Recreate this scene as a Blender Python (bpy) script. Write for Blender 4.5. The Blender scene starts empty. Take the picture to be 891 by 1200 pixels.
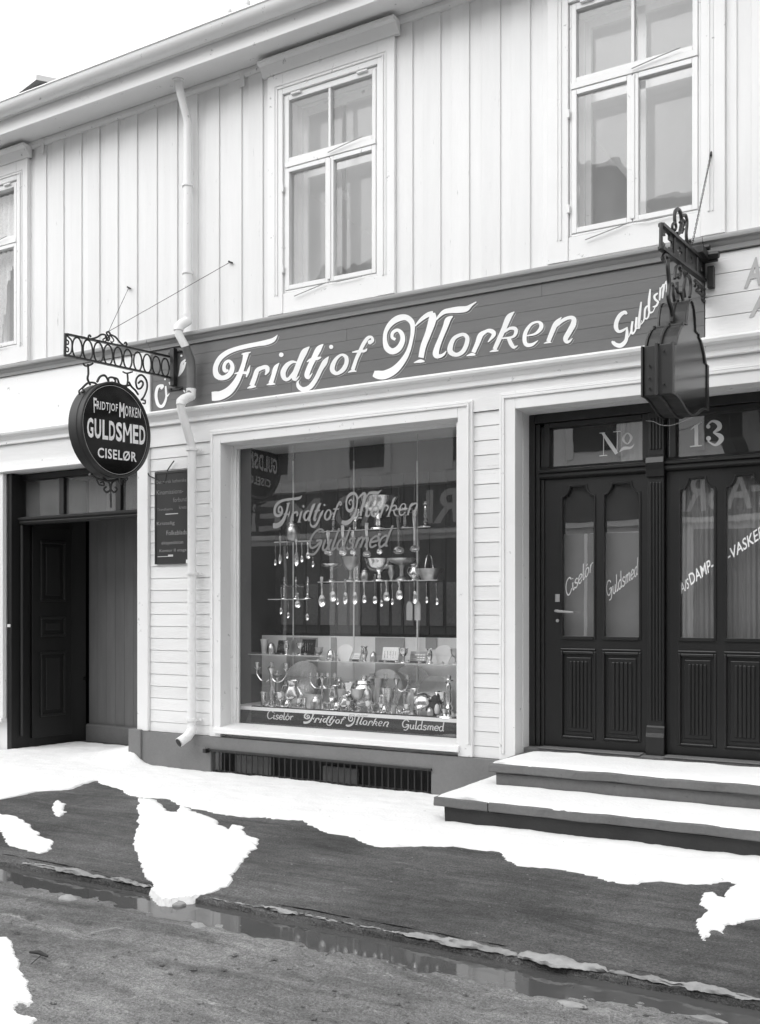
import bpy, math, random
from mathutils import Vector, noise as mnoise
random.seed(7)
R = math.radians
SC = bpy.context.scene
COL = SC.collection

# ------------------------------------------------------------------ camera, sky, sun, exposure
CX, HY, VX1, VX2 = 445.5, 716.0, -1562.0, 1130.0        # principal column, horizon, vanishing points (photo pixels)
F = math.sqrt((CX - VX1) * (VX2 - CX)); A = math.atan((VX2 - CX) / F)
D, ZC = 7.1, 1.42                                       # distance to the facade, eye height
ca, sa = math.cos(A), math.sin(A)
cam = bpy.data.cameras.new('camera'); camo = bpy.data.objects.new('camera', cam); COL.objects.link(camo)
cam.sensor_fit = 'HORIZONTAL'; cam.sensor_width = 36; cam.lens = 36 * F / 891
cam.shift_y = (HY - 600) / 891; cam.clip_end = 500; cam.clip_start = 0.05
camo.location = (0, -D, ZC); camo.rotation_euler = (R(90), 0, A)
SC.camera = camo

W = bpy.data.worlds.new('World'); SC.world = W; W.use_nodes = True
nt = W.node_tree; nt.nodes.clear()
sky = nt.nodes.new('ShaderNodeTexSky'); sky.sky_type = 'NISHITA'; sky.sun_disc = False
SUN_EL, SUN_AZ = R(52), R(215)
sky.sun_elevation = SUN_EL; sky.sun_rotation = SUN_AZ; sky.dust_density = 6; sky.air_density = 2
bw = nt.nodes.new('ShaderNodeRGBToBW'); bg = nt.nodes.new('ShaderNodeBackground'); wo = nt.nodes.new('ShaderNodeOutputWorld')
mx = nt.nodes.new('ShaderNodeMix'); mx.data_type = 'FLOAT'; mx.inputs[0].default_value = 0.6; mx.inputs[3].default_value = 9.0
nt.links.new(sky.outputs[0], bw.inputs[0]); nt.links.new(bw.outputs[0], mx.inputs[2])
nt.links.new(mx.outputs[0], bg.inputs[0]); nt.links.new(bg.outputs[0], wo.inputs[0])
bg.inputs[1].default_value = 0.14

sun = bpy.data.lights.new('sun', 'SUN'); suno = bpy.data.objects.new('sun', sun); COL.objects.link(suno)
sun.energy = 0.6; sun.angle = R(75); sun.color = (1, 1, 1)
# light travels from the upper left, from the street side
sd = Vector((0.30, 0.80, -0.72)).normalized()
suno.rotation_euler = sd.to_track_quat('-Z', 'Y').to_euler()
sky.sun_elevation = math.asin(-sd.z); sky.sun_rotation = math.atan2(-sd.x, -sd.y)

vs = SC.view_settings; vs.view_transform = 'Standard'; vs.look = 'None'; vs.exposure = 0.72; vs.gamma = 1; vs.use_curve_mapping = False
SC.cycles.max_bounces = 10; SC.cycles.transparent_max_bounces = 24; SC.cycles.glossy_bounces = 6; SC.cycles.diffuse_bounces = 5
SC.cycles.use_denoising = True; SC.cycles.caustics_reflective = False; SC.cycles.caustics_refractive = False

# ------------------------------------------------------------------ photo measurements -> places in the street
def P(px, py, y=0.0):            # where a sight line meets the plane y = const (parallel to the facade)
    r = (px - CX) / F; u = (HY - py) / F
    dx = -sa + r * ca; dy = ca + r * sa; t = (D + y) / dy
    return Vector((dx * t, y, ZC + u * t))
def G(px, py, z=0.0):            # ... a level plane
    r = (px - CX) / F; u = (HY - py) / F
    t = (z - ZC) / u
    return Vector(((-sa + r * ca) * t, -D + (ca + r * sa) * t, z))
def Q(px, py, x):                # ... a plane at right angles to the facade
    r = (px - CX) / F; u = (HY - py) / F
    t = x / (-sa + r * ca)
    return Vector((x, -D + (ca + r * sa) * t, ZC + u * t))
def X(px, y=0.0): return P(px, 716, y).x
def Z(px, py, y=0.0): return P(px, py, y).z

# ------------------------------------------------------------------ materials
MATS = {}
def node_mat(name):
    m = bpy.data.materials.new(name); m.use_nodes = True; MATS[name] = m
    return m, m.node_tree.nodes, m.node_tree.links, m.node_tree.nodes['Principled BSDF']
def surf(name, g, rough=0.6, var=0.08, scale=3.0, stretch=(1, 1, 1), bump=0.15, bscale=60, metal=0.0, rnd=0.06,
         spec=0.5, speck=0.0, speck_g=0.2, speck_scale=14, bdist=0.004, var2=0.0, coat=0.0):
    """grey procedural surface: broad tone patches, fine grain, per-piece tone, optional worn specks"""
    m, N, L, b = node_mat(name)
    geo = N.new('ShaderNodeNewGeometry'); mp = N.new('ShaderNodeMapping'); mp.inputs['Scale'].default_value = stretch
    L.new(geo.outputs['Position'], mp.inputs[0])
    n1 = N.new('ShaderNodeTexNoise'); n1.inputs['Scale'].default_value = scale; n1.inputs['Detail'].default_value = 6; n1.inputs['Roughness'].default_value = 0.65
    L.new(mp.outputs[0], n1.inputs['Vector'])
    n2 = N.new('ShaderNodeTexNoise'); n2.inputs['Scale'].default_value = bscale; n2.inputs['Detail'].default_value = 4
    L.new(mp.outputs[0], n2.inputs['Vector'])
    oi = N.new('ShaderNodeObjectInfo')
    def mth(op, a, c, clamp=False):
        k = N.new('ShaderNodeMath'); k.operation = op; k.use_clamp = clamp
        for i, q in enumerate((a, c)):
            if isinstance(q, (int, float)): k.inputs[i].default_value = q
            else: L.new(q, k.inputs[i])
        return k.outputs[0]
    v = mth('MULTIPLY', mth('SUBTRACT', n1.outputs['Fac'], 0.5), var * 4)
    v = mth('ADD', v, mth('MULTIPLY', mth('SUBTRACT', oi.outputs['Random'], 0.5), rnd * 2))
    if var2: v = mth('ADD', v, mth('MULTIPLY', mth('SUBTRACT', n2.outputs['Fac'], 0.5), var2 * 4))
    v = mth('MULTIPLY', mth('ADD', v, 1.0), g, False)
    if speck:
        n3 = N.new('ShaderNodeTexNoise'); n3.inputs['Scale'].default_value = speck_scale; n3.inputs['Detail'].default_value = 8; n3.inputs['Roughness'].default_value = 0.75
        L.new(mp.outputs[0], n3.inputs['Vector'])
        s = N.new('ShaderNodeMapRange'); s.inputs[1].default_value = 0.70 - speck * 0.25; s.inputs[2].default_value = 0.74 - speck * 0.2
        L.new(n3.outputs['Fac'], s.inputs[0])
        mm = N.new('ShaderNodeMix'); mm.data_type = 'FLOAT'; L.new(s.outputs[0], mm.inputs[0]); L.new(v, mm.inputs[2]); mm.inputs[3].default_value = speck_g
        v = mm.outputs[0]
    v = mth('MAXIMUM', mth('MINIMUM', v, 0.95), 0.004)
    L.new(v, b.inputs['Base Color'])
    b.inputs['Roughness'].default_value = rough; b.inputs['Metallic'].default_value = metal
    b.inputs['Specular IOR Level'].default_value = spec; b.inputs['Coat Weight'].default_value = coat
    if bump:
        bp = N.new('ShaderNodeBump'); bp.inputs['Strength'].default_value = bump; bp.inputs['Distance'].default_value = bdist
        L.new(n2.outputs['Fac'], bp.inputs['Height']); L.new(bp.outputs[0], b.inputs['Normal'])
    return m
def glass(name, r0, rough=0.0, tint=0.93, wav=0.0, pale_veil=0.0):      # r0: share mirrored head-on by both faces; Schlick, alike from both sides
    m = bpy.data.materials.new(name); m.use_nodes = True; MATS[name] = m
    N, L = m.node_tree.nodes, m.node_tree.links; N.clear()
    o = N.new('ShaderNodeOutputMaterial'); mix = N.new('ShaderNodeMixShader'); t = N.new('ShaderNodeBsdfTransparent'); g = N.new('ShaderNodeBsdfGlossy')
    ge0 = N.new('ShaderNodeNewGeometry'); dt = N.new('ShaderNodeVectorMath'); dt.operation = 'DOT_PRODUCT'
    L.new(ge0.outputs['Normal'], dt.inputs[0]); L.new(ge0.outputs['Incoming'], dt.inputs[1])
    ab = N.new('ShaderNodeMath'); ab.operation = 'ABSOLUTE'; L.new(dt.outputs['Value'], ab.inputs[0])
    om = N.new('ShaderNodeMath'); om.operation = 'SUBTRACT'; om.inputs[0].default_value = 1.0; L.new(ab.outputs[0], om.inputs[1])
    pw_ = N.new('ShaderNodeMath'); pw_.operation = 'POWER'; L.new(om.outputs[0], pw_.inputs[0]); pw_.inputs[1].default_value = 5
    mu = N.new('ShaderNodeMath'); mu.operation = 'MULTIPLY_ADD'; mu.use_clamp = True; L.new(pw_.outputs[0], mu.inputs[0]); mu.inputs[1].default_value = 1-r0; mu.inputs[2].default_value = r0
    t.inputs[0].default_value = (tint, tint, tint, 1); g.inputs[0].default_value = (1, 1, 1, 1); g.inputs['Roughness'].default_value = rough
    L.new(mu.outputs[0], mix.inputs[0]); L.new(t.outputs[0], mix.inputs[1]); L.new(g.outputs[0], mix.inputs[2]); L.new(mix.outputs[0], o.inputs[0])
    if pale_veil:                                    # pale film painted into the glass, lightening panes that read too dark
        df = N.new('ShaderNodeBsdfDiffuse'); df.inputs[0].default_value = (.8, .8, .8, 1); m2 = N.new('ShaderNodeMixShader')
        nd = N.new('ShaderNodeTexNoise'); nd.inputs['Scale'].default_value = 2.5; nd.inputs['Detail'].default_value = 6; L.new(ge0.outputs['Position'], nd.inputs['Vector'])
        rd_ = N.new('ShaderNodeMapRange'); rd_.inputs[1].default_value = .3; rd_.inputs[2].default_value = .7; rd_.inputs[3].default_value = pale_veil*.7; rd_.inputs[4].default_value = pale_veil*1.3; L.new(nd.outputs['Fac'], rd_.inputs[0])
        L.new(rd_.outputs[0], m2.inputs[0]); L.new(mix.outputs[0], m2.inputs[1]); L.new(df.outputs[0], m2.inputs[2]); L.new(m2.outputs[0], o.inputs[0])
    if wav:
        n = N.new('ShaderNodeTexNoise'); n.inputs['Scale'].default_value = 3.0; n.inputs['Detail'].default_value = 2
        ge = N.new('ShaderNodeNewGeometry'); L.new(ge.outputs['Position'], n.inputs['Vector'])
        bp = N.new('ShaderNodeBump'); bp.inputs['Strength'].default_value = wav; bp.inputs['Distance'].default_value = 0.01
        L.new(n.outputs['Fac'], bp.inputs['Height']); L.new(bp.outputs[0], g.inputs['Normal'])
    return m
surf('white_v', 0.76, 0.5, 0.05, 2.0, (4, 4, .35), 0.5, 40, rnd=0.03, speck=0.2, speck_g=0.42, speck_scale=9)
surf('white_h', 0.76, 0.5, 0.05, 2.0, (.35, 4, 4), 0.5, 40, rnd=0.03, speck=0.2, speck_g=0.45, speck_scale=9)
surf('white_trim', 0.78, 0.45, 0.035, 3.0, (1, 1, 1), 0.2, 50, rnd=0.015, speck=0.3, speck_g=0.38, speck_scale=12)
surf('blank_white', 0.93, 0.7, 0.02, 2.0, bump=0.1, speck=0.22, speck_g=0.25, speck_scale=7)
surf('grey_mould', 0.30, 0.5, 0.05, 3, (.5, 2, 2), 0.15, 40)
surf('sign_grey', 0.128, 0.45, 0.10, 2.5, (.6, 3, 3), 0.3, 30, rnd=0.05, speck=0.10, speck_g=0.06, speck_scale=12)
surf('sign_white', 0.84, 0.5, 0.01, 3, bump=0)
surf('letter_pale', 0.55, 0.5, 0.05, 6, bump=0)
surf('letter_faded', 0.42, 0.5, 0.08, 6, bump=0)
surf('gilt', 0.27, 0.45, 0.1, 8, bump=0, metal=0.0)
surf('gilt_dim', 0.19, 0.45, 0.1, 8, bump=0)
surf('plinth', 0.17, 0.85, 0.12, 2.5, bump=0.5, bscale=45, bdist=0.006, speck=0.2, speck_g=0.08, var2=0.05)
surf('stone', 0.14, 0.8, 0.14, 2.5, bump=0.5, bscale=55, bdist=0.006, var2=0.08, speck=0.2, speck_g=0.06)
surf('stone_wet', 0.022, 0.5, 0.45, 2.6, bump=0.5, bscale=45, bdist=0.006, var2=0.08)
surf('dark_wood', 0.0125, 0.36, 0.15, 4, (4, 4, .6), 0.3, 30, rnd=0.1, speck=0.06, speck_g=0.12, speck_scale=25)
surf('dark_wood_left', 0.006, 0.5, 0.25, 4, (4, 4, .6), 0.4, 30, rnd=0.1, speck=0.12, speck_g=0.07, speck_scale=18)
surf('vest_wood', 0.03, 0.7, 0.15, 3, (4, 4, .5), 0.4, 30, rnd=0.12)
surf('passage_wood', 0.17, 0.8, 0.12, 3, (4, 4, .5), 0.4, 30, rnd=0.05)
surf('iron', 0.012, 0.45, 0.2, 8, bump=0.4, bscale=80, metal=0.0, spec=0.6, speck=0.15, speck_g=0.06, speck_scale=40)
surf('drum_side', 0.022, 0.5, 0.15, 6, bump=0.2, spec=0.5)
surf('drum_face', 0.004, 0.15, 0.05, 4, bump=0.0, spec=0.3)
surf('box_wood', 0.020, 0.45, 0.12, 4, (4, 4, .6), 0.3, 30, rnd=0.03)
surf('box_face', 0.018, 0.2, 0.3, 6, bump=0.0, spec=0.38)
surf('board_black', 0.03, 0.5, 0.15, 3, bump=0.05, spec=0.3)
surf('strip_black', 0.022, 0.6, 0.15, 3, bump=0.05, spec=0.15)
def ground_mat(name, g, dark, pale, stretch, fine=0.5, rough=.9, fleck=1.0):
    """layered grit: broad damp patches, streaks trodden along the street, clods, fine grain"""
    m, N, L, b = node_mat(name)
    geo = N.new('ShaderNodeNewGeometry'); mp = N.new('ShaderNodeMapping'); mp.inputs['Scale'].default_value = stretch; L.new(geo.outputs['Position'], mp.inputs[0])
    def nz(sc, det, ro, vec, lo, hi, dist=0.0):
        n = N.new('ShaderNodeTexNoise'); n.inputs['Scale'].default_value = sc; n.inputs['Detail'].default_value = det; n.inputs['Roughness'].default_value = ro; n.inputs['Distortion'].default_value = dist
        L.new(vec, n.inputs['Vector']); r = N.new('ShaderNodeMapRange'); r.inputs[1].default_value = .3; r.inputs[2].default_value = .7; r.inputs[3].default_value = lo; r.inputs[4].default_value = hi; L.new(n.outputs['Fac'], r.inputs[0]); return r.outputs[0]
    def mul(a, c):
        k = N.new('ShaderNodeMath'); k.operation = 'MULTIPLY'; L.new(a, k.inputs[0])
        if isinstance(c, float): k.inputs[1].default_value = c
        else: L.new(c, k.inputs[1])
        return k.outputs[0]
    big = nz(.9, 5, .6, geo.outputs['Position'], dark, pale); streak = nz(2.2, 7, .7, mp.outputs[0], .52, 1.5, 1.2)
    clod = nz(14, 6, .7, geo.outputs['Position'], .8, 1.22); grain = nz(85, 3, .8, geo.outputs['Position'], 1-fine, 1+fine); grain2 = nz(230, 2, .8, geo.outputs['Position'], 1-fine*.8, 1+fine*.8)
    def mask(sc, lo, hi, vec, gain, ro=.75):    # ragged flecks of frozen slush (gain > 1) and churned wet mud (gain < 1)
        n = N.new('ShaderNodeTexNoise'); n.inputs['Scale'].default_value = sc; n.inputs['Detail'].default_value = 9; n.inputs['Roughness'].default_value = ro; L.new(vec, n.inputs['Vector'])
        r = N.new('ShaderNodeMapRange'); r.inputs[1].default_value = lo; r.inputs[2].default_value = hi; r.inputs[3].default_value = 1; r.inputs[4].default_value = gain; L.new(n.outputs['Fac'], r.inputs[0]); return r.outputs[0]
    v = mul(mul(mul(mul(mul(big, streak), clod), grain), grain2), g)
    v = mul(mul(v, mask(5.5, .60, .66, mp.outputs[0], 1+.75*fleck)), mask(3.1, .58, .70, geo.outputs['Position'], .55)); v = mul(v, mask(28, .64, .70, geo.outputs['Position'], 1+.8*fleck)); L.new(v, b.inputs['Base Color'])
    b.inputs['Roughness'].default_value = rough; b.inputs['Specular IOR Level'].default_value = .3
    hsum = N.new('ShaderNodeMath'); hsum.operation = 'MULTIPLY_ADD'; L.new(clod, hsum.inputs[0]); hsum.inputs[1].default_value = 2.0; L.new(grain, hsum.inputs[2])
    bp = N.new('ShaderNodeBump'); bp.inputs['Strength'].default_value = .8; bp.inputs['Distance'].default_value = .012; L.new(hsum.outputs[0], bp.inputs['Height']); L.new(bp.outputs[0], b.inputs['Normal'])
ground_mat("road", 0.235, .62, 1.36, (.4, 1.9, 1), .5, .75)
ground_mat("pavement", 0.118, .48, 1.5, (.35, 2.1, 1), .6, .65, .6)
surf('ice', 0.30, 0.55, 0.35, 6, bump=0.7, bscale=40, bdist=0.01, var2=0.1, speck=0.3, speck_g=0.09, speck_scale=12)
surf('snow', 0.88, 0.8, 0.04, 5, bump=0.6, bscale=40, bdist=0.012, speck=0.12, speck_g=0.45, speck_scale=16)
surf('snow_dirty', 0.86, 0.8, 0.05, 3, bump=0.5, bscale=50, bdist=0.01, speck=0.22, speck_g=0.25, speck_scale=12)
surf('mud', 0.05, 0.85, 0.2, 8, bump=0.6, bscale=60)
surf('water', 0.085, 0.04, 0.1, 2, bump=0.02, bscale=4, spec=0.7, bdist=0.01)
surf('silver', 0.72, 0.16, 0.06, 20, metal=1.0, bump=0.1, bscale=80, rnd=0.12)
surf('silver_dull', 0.55, 0.32, 0.1, 30, metal=1.0, bump=0.3, bscale=60, rnd=0.15)
surf('shelf_edge', 0.5, 0.2, 0.05, 5, bump=0)
surf('backdrop', 0.045, 0.8, 0.25, 3, (6, 2, .4), 0.2, 30, rnd=0.3)
surf('backdrop_mesh', 0.14, 0.8, 0.2, 40, bump=0.3, bscale=120, var2=0.3, rnd=0.2)
surf('display_white', 0.88, 0.6, 0.06, 3, bump=0.05)
surf('display_grey', 0.36, 0.6, 0.1, 3, bump=0.05)
surf('velvet', 0.02, 0.9, 0.1, 5, bump=0.2)
surf('lace', 0.75, 0.9, 0.12, 25, bump=0.6, bscale=60, var2=0.12)
surf('curtain_grey', 0.26, 0.9, 0.1, 6, bump=0.2)
surf('blind_dark', 0.25, 0.9, 0.06, 6, bump=0.1)
surf('room', 0.72, 0.9, 0.05, 1, bump=0)
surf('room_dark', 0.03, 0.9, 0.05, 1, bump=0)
surf('roof', 0.09, 0.8, 0.15, 2, bump=0.4)
surf('opp_dark', 0.03, 0.6, 0.15, 2, bump=0.2)
surf('opp_brick', 0.3, 0.8, 0.2, 5, bump=0.4)
surf('porcelain', 0.75, 0.2, 0.05, 5, bump=0)
glass('pane_upper', 0.055, 0.0, 0.97, 0.16, 0.15)
glass('pane_shop', 0.12, 0.0, 1.0, 0.03, 0.02)
glass('pane_door', 0.17, 0.0, 0.9, 0.03, 0.04)
glass('clear_glass', 0.06, 0.0, 0.9)

# ------------------------------------------------------------------ mesh helpers
class MB:
    def __init__(s): s.v = []; s.f = []
    def add(s, vs, fs):
        k = len(s.v); s.v += [tuple(q) for q in vs]; s.f += [tuple(i + k for i in q) for q in fs]; return s
    def box(s, x0, x1, y0, y1, z0, z1):
        x0, x1 = min(x0, x1), max(x0, x1); y0, y1 = min(y0, y1), max(y0, y1); z0, z1 = min(z0, z1), max(z0, z1)
        return s.add([(x0,y0,z0),(x1,y0,z0),(x1,y1,z0),(x0,y1,z0),(x0,y0,z1),(x1,y0,z1),(x1,y1,z1),(x0,y1,z1)],
                     [(0,3,2,1),(4,5,6,7),(0,1,5,4),(1,2,6,5),(2,3,7,6),(3,0,4,7)])
    def prism(s, poly, fn, e):              # poly 2-D (counter-clockwise or not), fn maps to 3-D, e = extrusion vector
        a = [Vector(fn(*p)) for p in poly]; b = [q + Vector(e) for q in a]; n = len(a)
        return s.add(a + b, [tuple(range(n)), tuple(range(2*n-1, n-1, -1))] + [(i, i+n, (i+1) % n + n, (i+1) % n) for i in range(n)])
    def mould(s, prof, x0, x1):             # profile (y, z) run along x
        return s.prism(prof, lambda y, z: (x0, y, z), (x1 - x0, 0, 0))
    def tube(s, pts, r, seg=6, closed=False, caps=True):
        pts = [Vector(p) for p in pts]; n = len(pts)
        rr = r if isinstance(r, (list, tuple)) else [r] * n
        up = None; rings = []
        for i, p in enumerate(pts):
            if closed: t = pts[(i+1) % n] - pts[i-1]
            else: t = pts[min(i+1, n-1)] - pts[max(i-1, 0)]
            if t.length < 1e-9: t = Vector((0, 0, 1))
            t.normalize()
            if up is None:
                up = t.orthogonal().normalized()
            up = (up - t * up.dot(t))
            if up.length < 1e-6: up = t.orthogonal()
            up.normalize(); w = t.cross(up)
            rings.append([p + (up * math.cos(2*math.pi*k/seg) + w * math.sin(2*math.pi*k/seg)) * rr[i] for k in range(seg)])
        vs = [v for g in rings for v in g]; fs = []
        for i in range(n if closed else n - 1):
            j = (i + 1) % n
            for k in range(seg):
                fs.append((i*seg+k, i*seg+(k+1) % seg, j*seg+(k+1) % seg, j*seg+k))
        if caps and not closed:
            fs.append(tuple(range(seg-1, -1, -1))); fs.append(tuple((n-1)*seg + k for k in range(seg)))
        return s.add(vs, fs)
    def lathe(s, prof, c=(0, 0, 0), seg=18, sx=1.0, sy=1.0):
        n = len(prof); vs = []; fs = []
        for r, z in prof:
            for k in range(seg):
                a = 2*math.pi*k/seg; vs.append((c[0]+r*sx*math.cos(a), c[1]+r*sy*math.sin(a), c[2]+z))
        for i in range(n-1):
            for k in range(seg):
                fs.append((i*seg+k, i*seg+(k+1) % seg, (i+1)*seg+(k+1) % seg, (i+1)*seg+k))
        fs.append(tuple(range(seg-1, -1, -1))); fs.append(tuple((n-1)*seg+k for k in range(seg)))
        return s.add(vs, fs)
    def mesh(s, name, smooth=False):
        m = bpy.data.meshes.new(name); m.from_pydata(s.v, [], s.f); m.update()
        if smooth:
            m.polygons.foreach_set('use_smooth', [True]*len(m.polygons))
            try: m.set_sharp_from_angle(angle=R(38))
            except Exception: pass
        return m
    def build(s, name, mat, parent=None, smooth=False, bevel=0.0, loc=None):
        return link(name, s.mesh(name, smooth), mat, parent, bevel, loc)
def link(name, mesh, mat=None, parent=None, bevel=0.0, loc=None):
    o = bpy.data.objects.new(name, mesh); COL.objects.link(o)
    if mat and not mesh.materials: mesh.materials.append(MATS[mat])
    if parent: o.parent = parent
    if loc is not None: o.location = loc
    if bevel:
        b = o.modifiers.new('bevel', 'BEVEL'); b.width = bevel; b.segments = 2; b.limit_method = 'ANGLE'; b.angle_limit = R(50)
    return o
def empty(name, label, cat, group=None, loc=(0, 0, 0)):
    o = bpy.data.objects.new(name, None); COL.objects.link(o); o.location = loc; o.empty_display_size = 0.1
    return tag(o, label, cat, group)
def tag(o, label, cat, group=None):
    o['label'] = label; o['category'] = cat
    if group: o['group'] = group
    return o
def structure(o): o['kind'] = 'structure'; return o
def spline(pts, n=6, closed=False):          # Catmull-Rom through points of any dimension
    out = []; m = len(pts)
    def g(i): return pts[i % m] if closed else pts[max(0, min(m-1, i))]
    for i in range(m if closed else m - 1):
        p0, p1, p2, p3 = g(i-1), g(i), g(i+1), g(i+2)
        for k in range(n):
            t = k / n
            out.append(tuple(0.5*((2*b) + (-a+c)*t + (2*a-5*b+4*c-d)*t*t + (-a+3*b-3*c+d)*t**3) for a, b, c, d in zip(p0, p1, p2, p3)))
    if not closed: out.append(tuple(pts[-1]))
    return out
def ribbon(pts, closed=False, n=6):           # [(x, y, width)] -> list of (left, right) pairs in the same 2-D space
    s = spline(pts, n, closed); m = len(s); out = []
    for i, (x, y, w) in enumerate(s):
        a = s[(i+1) % m] if closed else s[min(i+1, m-1)]; b = s[i-1] if closed else s[max(i-1, 0)]
        tx, ty = a[0]-b[0], a[1]-b[1]; l = math.hypot(tx, ty) or 1
        nx, ny = -ty/l, tx/l; w = max(w, 0.001)
        out.append(((x+nx*w/2, y+ny*w/2), (x-nx*w/2, y-ny*w/2)))
    if closed: out.append(out[0])
    return out
def ribbon_mesh(mb, ribs, fn, lift, e0=0.0):  # fn(u, v) -> point, lift = unit vector off the surface; a hair of rise keeps strokes apart
    k = e0
    for rb in ribs:
        vs = []; fs = []
        for i, (l, r) in enumerate(rb):
            off = lift * k; k += 0.000012
            vs += [Vector(fn(*l)) + off, Vector(fn(*r)) + off]
            if i: fs.append((2*i-2, 2*i-1, 2*i+1, 2*i))
        mb.add(vs, fs); k += 0.0001
    return k
def disc(x, y, w, n=12):                      # round blob as a ribbon
    return [((x - w/2*math.cos(math.pi*(i/n-0.5))*1.0, y + w/2*math.sin(math.pi*(i/n-.5))), (x + w/2*math.cos(math.pi*(i/n-.5)), y + w/2*math.sin(math.pi*(i/n-.5)))) for i in range(n+1)]
_tc = {}
def text2d(s, bold=0.0, spacing=1.0):         # built-in font as flat polygons scaled to the unit box
    key = (s, bold, spacing)
    if key in _tc: return _tc[key]
    c = bpy.data.curves.new('t', 'FONT'); c.body = s; c.offset = bold; c.space_character = spacing; c.resolution_u = 3
    o = bpy.data.objects.new('t', c); COL.objects.link(o)
    dg = bpy.context.evaluated_depsgraph_get(); me = bpy.data.meshes.new_from_object(o.evaluated_get(dg))
    vs = [(v.co.x, v.co.y) for v in me.vertices]; fs = [tuple(p.vertices) for p in me.polygons]
    bpy.data.objects.remove(o); bpy.data.curves.remove(c); bpy.data.meshes.remove(me)
    x0, x1 = min(v[0] for v in vs), max(v[0] for v in vs); y0, y1 = min(v[1] for v in vs), max(v[1] for v in vs)
    vs = [((a-x0)/(x1-x0), (b-y0)/(y1-y0)) for a, b in vs]
    _tc[key] = (vs, fs, (x1-x0)/(y1-y0)); return _tc[key]
def put_text(name, s, fn, mat, parent, bold=0.0, spacing=1.0, flip=False):
    vs, fs, ar = text2d(s, bold, spacing)
    mb = MB(); mb.add([fn(u, v) for u, v in vs], fs)
    return mb.build(name, mat, parent)
def quadmap(a, b, c, d):                      # a=bottom-left b=bottom-right c=top-right d=top-left
    a, b, c, d = map(Vector, (a, b, c, d))
    return lambda u, v: a*(1-u)*(1-v) + b*u*(1-v) + c*u*v + d*(1-u)*v

# monoline script letters, baseline 0, x-height .5, ascender 1
GL = {
 'C': (.62, [[(.58,.78),(.46,.97),(.24,.97),(.07,.72),(.05,.34),(.18,.03),(.40,.02),(.58,.22)]]),
 'G': (.70, [[(.58,.80),(.46,.97),(.24,.97),(.07,.72),(.05,.40),(.18,.16),(.38,.18),(.58,.40)], [(.34,.46),(.60,.46),(.58,.10),(.44,-.16),(.2,-.14)]]),
 'i': (.24, [[(.09,.5),(.08,.1),(.15,.0),(.24,.1)], [(.10,.70),(.10,.76)]]),
 's': (.38, [[(.32,.42),(.2,.52),(.07,.42),(.12,.3),(.28,.2),(.28,.06),(.15,-.02),(.02,.08)]]),
 'e': (.42, [[(.05,.24),(.36,.3),(.33,.46),(.2,.52),(.06,.38),(.05,.14),(.18,-.01),(.37,.1)]]),
 'l': (.24, [[(.09,1.0),(.08,.1),(.15,0),(.24,.1)]]),
 'o': (.46, [[(.21,.52),(.07,.38),(.05,.14),(.2,-.02),(.37,.16),(.37,.4),(.21,.52)], [(.16,.66),(.26,.74)]]),
 'r': (.36, [[(.09,.5),(.08,.0)], [(.09,.28),(.2,.48),(.34,.46)]]),
 'u': (.48, [[(.09,.5),(.08,.12),(.18,0),(.30,.08),(.37,.5)], [(.37,.5),(.36,.08),(.46,.04)]]),
 'd': (.50, [[(.37,.4),(.24,.52),(.07,.38),(.06,.12),(.2,-.02),(.37,.16)], [(.38,1.0),(.37,.1),(.48,.04)]]),
 'm': (.66, [[(.09,.5),(.08,0)], [(.09,.34),(.2,.5),(.31,.4),(.30,0)], [(.31,.36),(.43,.5),(.54,.4),(.53,.06),(.62,.04)]]),
}
def script(name, s, fn, lift, mat, parent, w=.09, slant=.18):   # fn maps unit box (0..1, 0..1 = baseline..ascender)
    tot = sum(GL[c][0] for c in s); x = 0; ribs = []
    for c in s:
        for st in GL[c][1]:
            pts = [((x + a + slant*b)/tot, b, w) for a, b in st]
            # widths are in ascender units: build in unscaled space, then squeeze
            pr = ribbon([(p[0]*tot, p[1], w) for p in pts], n=4)
            ribs.append([((l[0]/tot, l[1]), (r[0]/tot, r[1])) for l, r in pr])
        x += GL[c][0]
    mb = MB(); ribbon_mesh(mb, ribs, fn, lift); return mb.build(name, mat, parent)

# ------------------------------------------------------------------ ground
ZW = -0.043                                   # water level in the gutter
KY0, KY1 = -3.105, -3.245                       # kerb back and street face
def fbm(x, y, s, o=4): return mnoise.fractal(Vector((x*s, y*s, 3.7)), 1.0, 2.0, o)
def sheet(xs, ys, zf):
    mb = MB(); nx, ny = len(xs), len(ys)
    mb.add([(x, y, zf(x, y)) for y in ys for x in xs], [(j*nx+i, j*nx+i+1, (j+1)*nx+i+1, (j+1)*nx+i) for j in range(ny-1) for i in range(nx-1)])
    return mb
def lin(a, b, n): return [a + (b-a)*i/(n-1) for i in range(n)]
def pave_z(x, y): return -.014 - .035*math.exp(-(y/.6)**2 if y < 0 else 0) + 0.006*fbm(x, y, 1.1) + 0.004*fbm(x, y, 6)
g = sheet(lin(-160, 160, 9), lin(-160, 160, 9), lambda x, y: -0.5); structure(g.build('ground', 'road'))
pv = sheet(lin(-14, 8, 440), lin(KY0-.03, 1.2, 92), pave_z); structure(pv.build('pavement', 'pavement', smooth=True))
def road_z(x, y):
    d = KY1 - y                               # metres out from the kerb
    base = -0.078 + 0.055*min(1, max(0, d)/0.36)**1.1 + 0.035*min(1, max(0, d-0.3)/2.5)
    ruts = 0.010*math.sin((y+0.15*fbm(x, y, .4))*5.0)*min(1, max(0, d-.3))
    return base + 0.012*fbm(x, y, 0.8) + 0.009*fbm(x, y, 3.5) + 0.008*fbm(x, y, 11) + 0.005*fbm(x, y, 26) + ruts*0.5
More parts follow.
